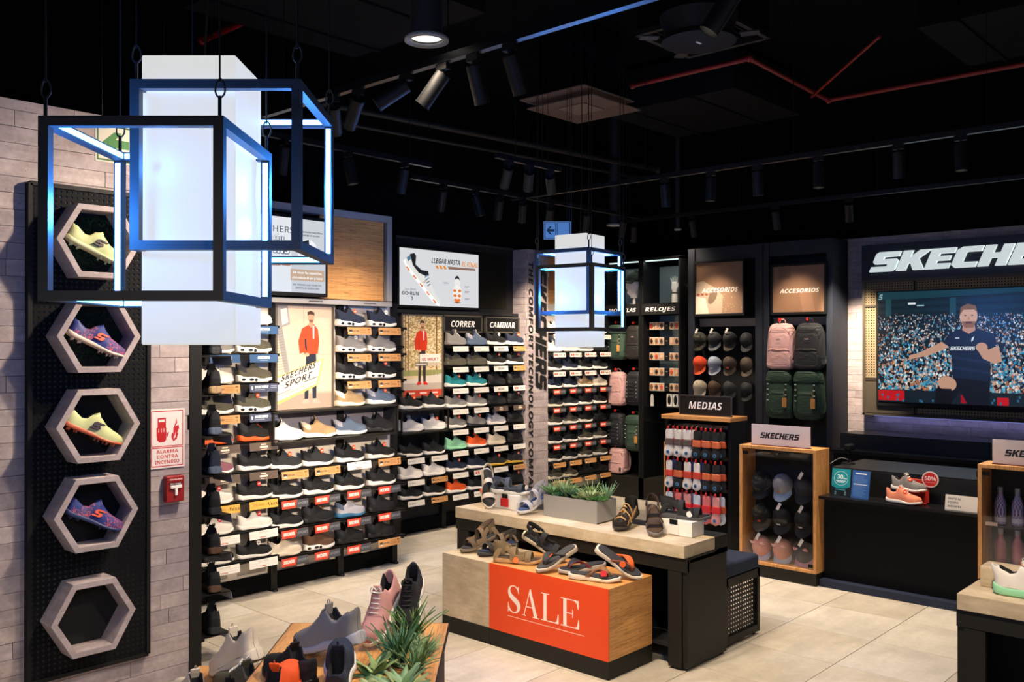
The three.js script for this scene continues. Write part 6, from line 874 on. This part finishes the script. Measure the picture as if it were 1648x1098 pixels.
// ---------- kiosks and cash desk ----------
function kiosk(label, b0, b1, signLabel) {
  const w = b0 - b1, t = thing('glass_display_case', label, 'display case', [6.475, 0, (b0 + b1) / 2], AX, 'oak-framed display cases'), d = 0.23, H = 0.985, y0 = 0.09, th = 0.024;
  part(t, 'plinth', box(w - 0.01, y0, d - 0.01, 0, y0 / 2, 0), MT.olive); part(t, 'oak_frame', [rbox(w, th, d, 0.002, 0, H - th / 2, 0), rbox(w, th, d, 0.002, 0, y0 + th / 2, 0), rbox(th, H - y0 - 2 * th, d, 0.002, w / 2 - th / 2, (H + y0) / 2, 0), rbox(th, H - y0 - 2 * th, d, 0.002, -w / 2 + th / 2, (H + y0) / 2, 0)], MT.oakV); part(t, 'back_panel', box(w - 2 * th, H - y0 - 2 * th, 0.01, 0, (H + y0) / 2, -d / 2 + 0.008), M('#0d0e10', 0.7));
  for (const s of [-1, 1]) part(t, 'glass_door', box(w / 2 - th - 0.002, H - y0 - 2 * th - 0.004, 0.004, s * (w / 4 - th / 2), (H + y0) / 2, d / 2 - 0.012), MT.glass); for (const s of [-1, 1]) for (const y of [y0 + 0.05, H - 0.06]) part(t, 'hinge', box(0.04, 0.024, 0.012, s * (w / 2 - th - 0.022), y, d / 2 - 0.014), MT.black); part(t, 'lock', cyl(0.006, 0.006, 0.012, 0, 0, 0, 10).rotateX(Math.PI / 2).translate(0.005, H - 0.05, d / 2 - 0.008), MT.chrome);
  const s = thing('brand_sign', signLabel, 'sign', [6.43, H + 0.0805, b0 - 0.08 - 0.225], AX); part(s, 'plate', card(0.47, 0.157, 0.008), pic(canvasTex(512, 172, (g, W, h) => { fill(g, '#cfc3c2', 0, 0, W, h); wordOn(g, 76, 66, 360, 48, '#15171c'); }), 0.4)); part(s, 'holder_foot', box(0.47, 0.006, 0.04, 0, -0.0775, 0), M('#5a2222', 0.5)); return t;
}
kiosk('oak-framed glass case of caps left of the cash desk', 3.48, 2.865, 'white wordmark sign on the case of caps'); kiosk('oak-framed glass case of bottles right of the cash desk', 1.785, 1.17, 'white wordmark sign on the case of bottles');
[[['camo', '#17181a', 'black patterned', {}], ['#8f8f92', '#9fb2c4', 'grey denim', { logo: '#b5642c' }], ['#1a1b1d', '#232528', 'black', { tag: 1 }]], [['camo', '#4a4438', 'camouflage', { sticker: '#c8281f' }], ['#111214', '#17181a', 'black paw-print', { tag: 1, logo: '#b9b9bd' }], ['#15161a', '#1b1d22', 'black starred', { tag: 1, logo: '#c9ccd2' }]], [['#c98a78', '#b9b4c0', 'pink eared, silver-peaked', { tag: 1, ears: '#d8b0a8' }], ['#c08474', '#aeb4be', 'copper eared, grey-peaked', { tag: 1, ears: '#d0a79e' }], ['#17161a', '#c48a94', 'black eared, pink-peaked', { tag: 1, ears: '#c4848a' }]]].forEach((row, r) => row.forEach(([c, v, n, o], k) => cap(`${n} cap in the glass case, ${['left', 'middle', 'right'][k]} of ${['top', 'middle', 'bottom'][r]} row`, [6.475, 0.69 - r * 0.245 , 3.345 - k * 0.172], AX, c, v, { ...o, small: 0.82, tilt: 0.9, group: 'caps in the glass case' })));
// bottles
const bottleP = [[0, 0], [0.031, 0.001], [0.034, 0.006], [0.034, 0.125], [0.03, 0.15], [0.016, 0.185], [0.014, 0.2], [0.0145, 0.202]], bottleG = lathe(bottleP, 24), bottleCap = cyl(0.0165, 0.0165, 0.035, 0, 0.217, 0, 18), bottleBand = cyl(0.0345, 0.0345, 0.03, 0, 0.03, 0, 24, true);
const dia = tex(256, (u, v) => { const a = Math.abs(((u * 10 + v * 8) % 1) - 0.5), b = Math.abs(((u * 10 - v * 8 + 20) % 1) - 0.5); return Math.min(a, b) < 0.1 ? [60, 52, 104] : [172, 160, 196]; }), diaM = new THREE.MeshStandardMaterial({ map: dia, roughness: 0.3, metalness: 0.3 });
for (const [r, y, m, n] of [[0, 0.60, diaM, 'violet diamond-patterned'], [1, 0.335, M('#a0606a', 0.3, 0.4), 'rose metallic'], [2, 0.118, M('#15708a', 0.3, 0.3), 'teal']]) for (let i = 0; i < 5; i++) { const t = thing('water_bottle', `${n} bottle, ${ORD[i]} from left in the right-hand case`, 'bottle', [6.47, y, 1.68 - i * 0.1], AX, 'bottles in the glass case'); part(t, 'body', bottleG, m); part(t, 'cap', bottleCap, M('#8f8c90', 0.4, 0.3)); part(t, 'base_band', bottleBand, M(r ? '#7d4a54' : '#b9b2c4', 0.4)); if (r === 2) t.scale.setScalar(0.85); }
for (const [y, n] of [[0.596, 'upper'], [0.331, 'lower']]) { const t = thing('glass_shelf', `${n} glass shelf with a price strip in the right-hand case`, 'shelf', [6.475, y, 1.4775], AX); part(t, 'pane', box(0.56, 0.008, 0.18, 0, -0.004, 0), MT.acrylic); part(t, 'price_strip', box(0.07, 0.022, 0.004, -0.235, 0.008, 0.085), M('#d6b8a4', 0.5)); }
{
  const t = thing('cash_desk', 'black cash desk between the two oak-framed cases', 'counter', [6.62, 0, 2.325], AX), w = 1.07;
  part(t, 'front_panel', box(w, 0.62, 0.03, 0, 0.31 + 0.02, 0.12), dull('#0b0c0e', 0.7, 0.4)); part(t, 'perforated_front', metreUV(plane(w - 0.1, 0.5, 0, 0.33, 0.137)), perforated('#0e0f11')); part(t, 'kick', box(w, 0.05, 0.2, 0, 0.025, 0.12), M('#12203a', 0.7)); part(t, 'front_ledge', box(w, 0.02, 0.22, 0, 0.645, 0.12), M('#131416', 0.3)); part(t, 'upper_panel', box(w, 0.18, 0.02, 0, 0.745, 0.0), M('#0c0d0f', 0.5)); part(t, 'worktop', box(w, 0.03, 0.6, 0, 0.83, -0.3), dull('#15171a', 0.5, 0.4));
}
{
  const t = thing('back_counter', 'long black back counter below the television', 'counter', [8.4, 0, 2.5], AX), w = 2.1; part(t, 'cabinet', box(w, 0.76, 0.5, 0, 0.38, -0.1), dull('#0b0c0e', 0.7, 0.4)); part(t, 'ledge', box(w, 0.03, 0.56, 0, 0.775, -0.06), M('#15171a', 0.3)); part(t, 'upstand', box(w, 0.12, 0.04, 0, 0.85, -0.02), M('#0b0c0e', 0.5)); part(t, 'upper_ledge', box(w, 0.014, 0.34, 0, 0.917, -0.18), M('#15171a', 0.35));
  const s = thing('barcode_scanner', 'black barcode scanner on a stand at the left of the back counter', 'scanner', [6.85, 0.845, 2.83], AX); part(s, 'stand', [cyl(0.045, 0.05, 0.012, 0, 0.006, 0, 18), tube([[0, 0.01, 0], [0, 0.06, -0.02], [0.01, 0.1, 0.0]], 0.008, 10, 6)], MT.black); part(s, 'head', rbox(0.05, 0.05, 0.1, 0.015, 0.015, 0.13, 0.02, 2), MT.black); part(s, 'cable', tube([[0, 0.02, -0.04], [-0.06, 0.04, -0.02], [-0.12, 0.0, 0.04], [-0.1, -0.0, 0.08]], 0.003, 16, 5), M('#9a9a9a', 0.5));
  const q = thing('card_terminal', 'black payment terminal behind the bottle case sign', 'terminal', [6.78, 0.845, 1.85], AX); part(q, 'body', rbox(0.08, 0.05, 0.17, 0.01, 0, 0.03, 0, 2), MT.black); part(q, 'screen', box(0.06, 0.002, 0.05, 0, 0.0555, -0.04), M('#2c3238', 0.2));
}
// leaflets, offer shoes and the small notice on the desk ledge
const leaf = (label, pos, t_, w, h, turn = AX) => { const t = thing('leaflet', label, 'leaflet', pos, turn); const p = new THREE.Group(); p.name = 'holder'; p.rotation.x = -0.16; t.add(p); part(p, 'sheet', card(w, h, 0.003, 0, h / 2, 0.003), pic(t_, 0.35)); part(p, 'acrylic_back', box(w + 0.006, h + 0.006, 0.003, 0, h / 2 + 0.003, -0.001), M('#30363c', 0.2)); part(t, 'foot', box(w, 0.004, 0.06, 0, 0.002, -0.012), M('#30363c', 0.2)); };
leaf('teal and black 30 day returns leaflet on the desk ledge', [6.46, 0.655, 2.73], canvasTex(256, 384, (g, w, h) => { fill(g, '#10181a', 0, 0, w, h); fill(g, '#178a94', 0, 0, w, 200); oval(g, '#178a94', 128, 200, 150, 70); g.strokeStyle = '#d6ebec'; g.lineWidth = 5; g.beginPath(); g.arc(128, 130, 96, 0, 7); g.stroke(); txt(g, '30', 116, 110, 78, '#e6f2f2'); txt(g, 'días', 184, 128, 28, '#e6f2f2'); fill(g, '#e6f2f2', 60, 160, 136, 10); fill(g, '#e6f2f2', 76, 178, 104, 10); fill(g, '#2f7f86', 60, 278, 136, 16); for (const x of [60, 196]) { oval(g, '#5a7a7c', x, 320, 14, 14); fill(g, '#5a7a7c', x - 14, 338, 28, 20); } }), 0.135, 0.2);
leaf('blue text leaflet on the desk ledge', [6.45, 0.655, 2.585], canvasTex(256, 384, (g, w, h) => { fill(g, '#2b5a9c', 0, 0, w, h); fill(g, '#dfe8f2', 46, 32, 164, 18); for (let i = 0; i < 16; i++) fill(g, i === 6 ? '#dfe8f2' : '#6d92c4', 26, 74 + i * 18, rr(140, 204), i === 6 ? 10 : 5); }), 0.135, 0.2, AX - 0.15);
{
  const t = thing('offer_stand', 'red shoe stand with a round 50 percent disc on the desk ledge', 'display stand', [6.53, 0.655, 2.27], AX), red = M('#c42a1c', 0.5); part(t, 'back_plate', rbox(0.19, 0.16, 0.006, 0.004, 0.02, 0.085, -0.05), red); part(t, 'arm', [box(0.16, 0.006, 0.09, 0.01, 0.082, 0.0), box(0.2, 0.004, 0.11, 0, 0.002, 0.0)], red); part(t, 'offer_disc', [new THREE.CircleGeometry(0.054, 32)], pic(canvasTex(256, 256, (g, w, h) => { fill(g, '#e9d5cf', 0, 0, w, h); oval(g, '#c8261c', 128, 128, 112, 112); txt(g, '50%', 128, 112, 92, '#f2e4de', {}); txt(g, 'DE DESCUENTO', 128, 176, 22, '#e6b9ae', {}); }), 0.4)).position.set(0.125, 0.17, -0.04); part(t, 'disc_back', cyl(0.056, 0.056, 0.003, 0, 0, 0, 32).rotateX(Math.PI / 2).translate(0.125, 0.17, -0.0425), M('#e2d6d0', 0.5));
  shoe('LgwfO', [6.5, 0.655 + 0.088, 2.26], AX - 0.1, '', undefined, { label: 'grey offer sneaker with orange tag, upper of the pair on the desk', scale: 0.82 }); shoe('LqwfO', [6.46, 0.655 + 0.004, 2.28], AX - 0.1, '', undefined, { label: 'coral offer sneaker, lower of the pair on the desk ledge', scale: 0.84 });
  const n = thing('notice_card', 'small white join-the-team notice on the desk ledge', 'notice', [6.44, 0.655, 1.91], AX); const p = part(n, 'card', card(0.2, 0.1, 0.004, 0, 0.05, 0), pic(canvasTex(400, 200, (g, w, h) => { fill(g, '#d5cfc6', 0, 0, w, h); txt(g, 'ÚNETE AL', 30, 50, 36, '#1d1c1b', { align: 'left' }); txt(g, 'EQUIPO', 30, 100, 36, '#1d1c1b', { align: 'left' }); txt(g, 'SKECHERS', 30, 150, 36, '#1d1c1b', { align: 'left' }); }), 0.5)); p.rotation.x = -0.2; part(n, 'foot', box(0.19, 0.004, 0.05, 0, 0.002, -0.02), MT.acrylic);
}
// ---------- right-hand table goods ----------
riser('speckled concrete riser on the right-hand table', [4.48, TT, 1.15], AX, 0.16, 0.09, 0.13, MT.concrete); shoe('Swid', [4.35, TT, 1.0], CAMT - 0.75, '', undefined, { label: 'white slip-on with mint sole on the right-hand table', scale: 1.05 }); shoe('Sqcr', [4.52, TT, 0.93], CAMT - 0.5, '', undefined, { label: 'apricot slip-on behind the white one, right-hand table', scale: 1.0 });
// ---------- near oak tables with shoes ----------
{
  const t = thing('oak_table', 'oak-topped display table in the near foreground', 'display table', [0, 0, 0], CAMT, 'near oak tables'); const w = 0.645, L = 1.35, l0 = -0.585; const [a, b] = C(l0, 3.79 - L / 2); t.position.set(a, 0, -b); part(t, 'top', rbox(w, 0.025, L, 0.002, 0, 0.5875, 0), new THREE.MeshStandardMaterial({ map: T.oakV, roughness: 0.45 })); part(t, 'edge', [box(w + 0.006, 0.024, 0.004, 0, 0.587, -L / 2 - 0.002), box(0.004, 0.024, L, w / 2 + 0.002, 0.587, 0), box(0.004, 0.024, L, -w / 2 - 0.002, 0.587, 0)], MT.black); part(t, 'body', box(w - 0.03, 0.5, L - 0.03, 0, 0.325, 0), MT.black); part(t, 'plinth', box(w - 0.06, 0.08, L - 0.06, 0, 0.04, 0), MT.olive);
  const u = thing('oak_table', 'lower oak-topped table at the bottom left corner', 'display table', [0, 0, 0], CAMT, 'near oak tables'); const [c, d] = C(-1.105, 3.80 - L / 2); u.position.set(c, 0, -d); part(u, 'top', rbox(0.385, 0.025, L, 0.002, 0, 0.4075, 0), MT.oakV); part(u, 'body', box(0.37, 0.36, L - 0.02, 0, 0.215, 0), MT.black); part(u, 'plinth', box(0.34, 0.05, L - 0.06, 0, 0.02, 0), MT.olive);
}
const near = (code, label, l, d, y, turn, rz, scale = 1, rx = 0) => { const [a, b] = C(l, d); return shoe(code, [a, y, b], CAMT + turn, '', 'shoes on the near oak tables', { label, rz, rx, scale }); };
const wedge = (label, l, d, y, w, h, dd, turn, m = MT.acrylic) => { const [a, b] = C(l, d), t = thing('shoe_wedge', label, 'shoe stand', [a, y, b], CAMT + turn, 'clear shoe stands'); part(t, 'slope', new THREE.ExtrudeGeometry(new THREE.Shape([[0, 0], [w, 0], [0, h]].map((p) => new THREE.Vector2(...p))), { depth: dd, bevelEnabled: false }).translate(0, 0, -dd / 2), m); };
near('Sgfd', 'grey slip-on on the oak table, toe toward the left', -0.67, 3.36, 0.635, Math.PI - 0.55, -0.26, 1.12);
wedge('clear wedge under the grey slip-on', -0.585, 3.33, 0.601, 0.11, 0.045, 0.06, Math.PI - 0.5);
near('Lpwp', 'pink lace-up propped heel-high on the oak table', -0.5, 3.57, 0.685, -Math.PI / 2 - 0.35, -0.62, 1.0);
wedge('clear wedge under the pink lace-up', -0.46, 3.66, 0.601, 0.12, 0.09, 0.06, Math.PI / 2);
near('Lkww', 'black lace-up propped heel-high beside the pink one', -0.40, 3.62, 0.7, -Math.PI / 2 - 0.1, -0.62, 1.0); wedge('clear wedge under the black lace-up', -0.385, 3.7, 0.601, 0.12, 0.1, 0.06, Math.PI / 2);
near('Snwk', 'navy slip-on seen from the heel on the oak table', -0.575, 3.05, 0.64, Math.PI / 2 + 0.12, 0.26, 1.05); near('Skkd', 'black slip-on lying in front of the grey one', -0.76, 3.13, 0.601, Math.PI - 0.8, 0, 0.98);
near('Srrr', 'bright orange slip-on at the bottom edge', -0.745, 2.96, 0.615, Math.PI / 2 - 0.1, 0.2, 0.95);
near('Sccw', 'cream quilted slip-on with its heel raised, lower table', -1.08, 3.6, 0.475, Math.PI - 0.7, -0.42, 1.1); near('Look', 'olive patterned sneaker under the cream slip-on', -1.03, 3.48, 0.421, Math.PI - 0.6, 0, 1.0); near('Skkd', 'black slip-on seen from the heel, lower table', -1.0, 3.3, 0.421, Math.PI / 2 - 0.1, 0, 1.0); near('Sccc', 'second cream slip-on at the bottom left corner', -1.18, 3.38, 0.421, Math.PI - 0.9, 0, 1.0);
wedge('clear wedge under the cream slip-on', -0.99, 3.6, 0.421, 0.14, 0.08, 0.06, Math.PI - 0.6);
{ // near plants: each leaf its own piece
  const mk = (label, l, d, n, len, wid, lo, hi, m, curl) => { const [a, b] = C(l, d), t = thing('artificial_plant', label, 'plant', [a, 0.601, b], rnd() * 6, 'green plants on the near oak table'); const g = [0, 1, 2].map((k) => grid(6, 4, (u, v) => { const w = wid * Math.sin(Math.PI * Math.pow(u, 0.6) * 0.94 + 0.12) * (v - 0.5), q = (v - 0.5) ** 2 * wid; return [w, u * len * (0.85 + k * 0.15) - curl * k * 0.02 * u * u, q + curl * (0.5 + 0.35 * k) * u * u * len]; }));
    for (let i = 0; i < n; i++) { const f = part(t, 'leaf', g[i % 3], leafM[(m + (i % 3 === 0 ? 1 : 0)) % 7]); f.rotation.set(lerp(lo, hi, rnd()), i * 2.4 + rnd() * 0.3, 0, 'YXZ'); f.position.set(rr(-0.02, 0.02), 0.0, rr(-0.02, 0.02)); } };
  mk('tall grassy green plant on the near oak table', -0.39, 3.5, 44, 0.17, 0.014, 0.03, 0.5, 1, 0.35); mk('second grassy green plant behind the rosettes', -0.41, 3.28, 44, 0.16, 0.014, 0.05, 0.6, 3, 0.3); mk('feathery pale green plant at the table edge', -0.33, 3.42, 60, 0.09, 0.01, 0.2, 1.25, 4, 0.2); mk('pale spiky rosette at the left of the plants', -0.485, 3.2, 22, 0.09, 0.03, 0.3, 1.2, 2, 0.3); mk('pale spiky rosette at the bottom right of the plants', -0.36, 3.05, 24, 0.1, 0.034, 0.2, 1.2, 4, 0.25); mk('broad grey-green rosette at the bottom of the plants', -0.45, 3.03, 16, 0.07, 0.05, 0.5, 1.25, 5, 0.3); mk('thin-leaved plant between the grasses', -0.34, 3.22, 40, 0.11, 0.012, 0.2, 1.0, 6, 0.2);
}
renderer.render(scene, camera);
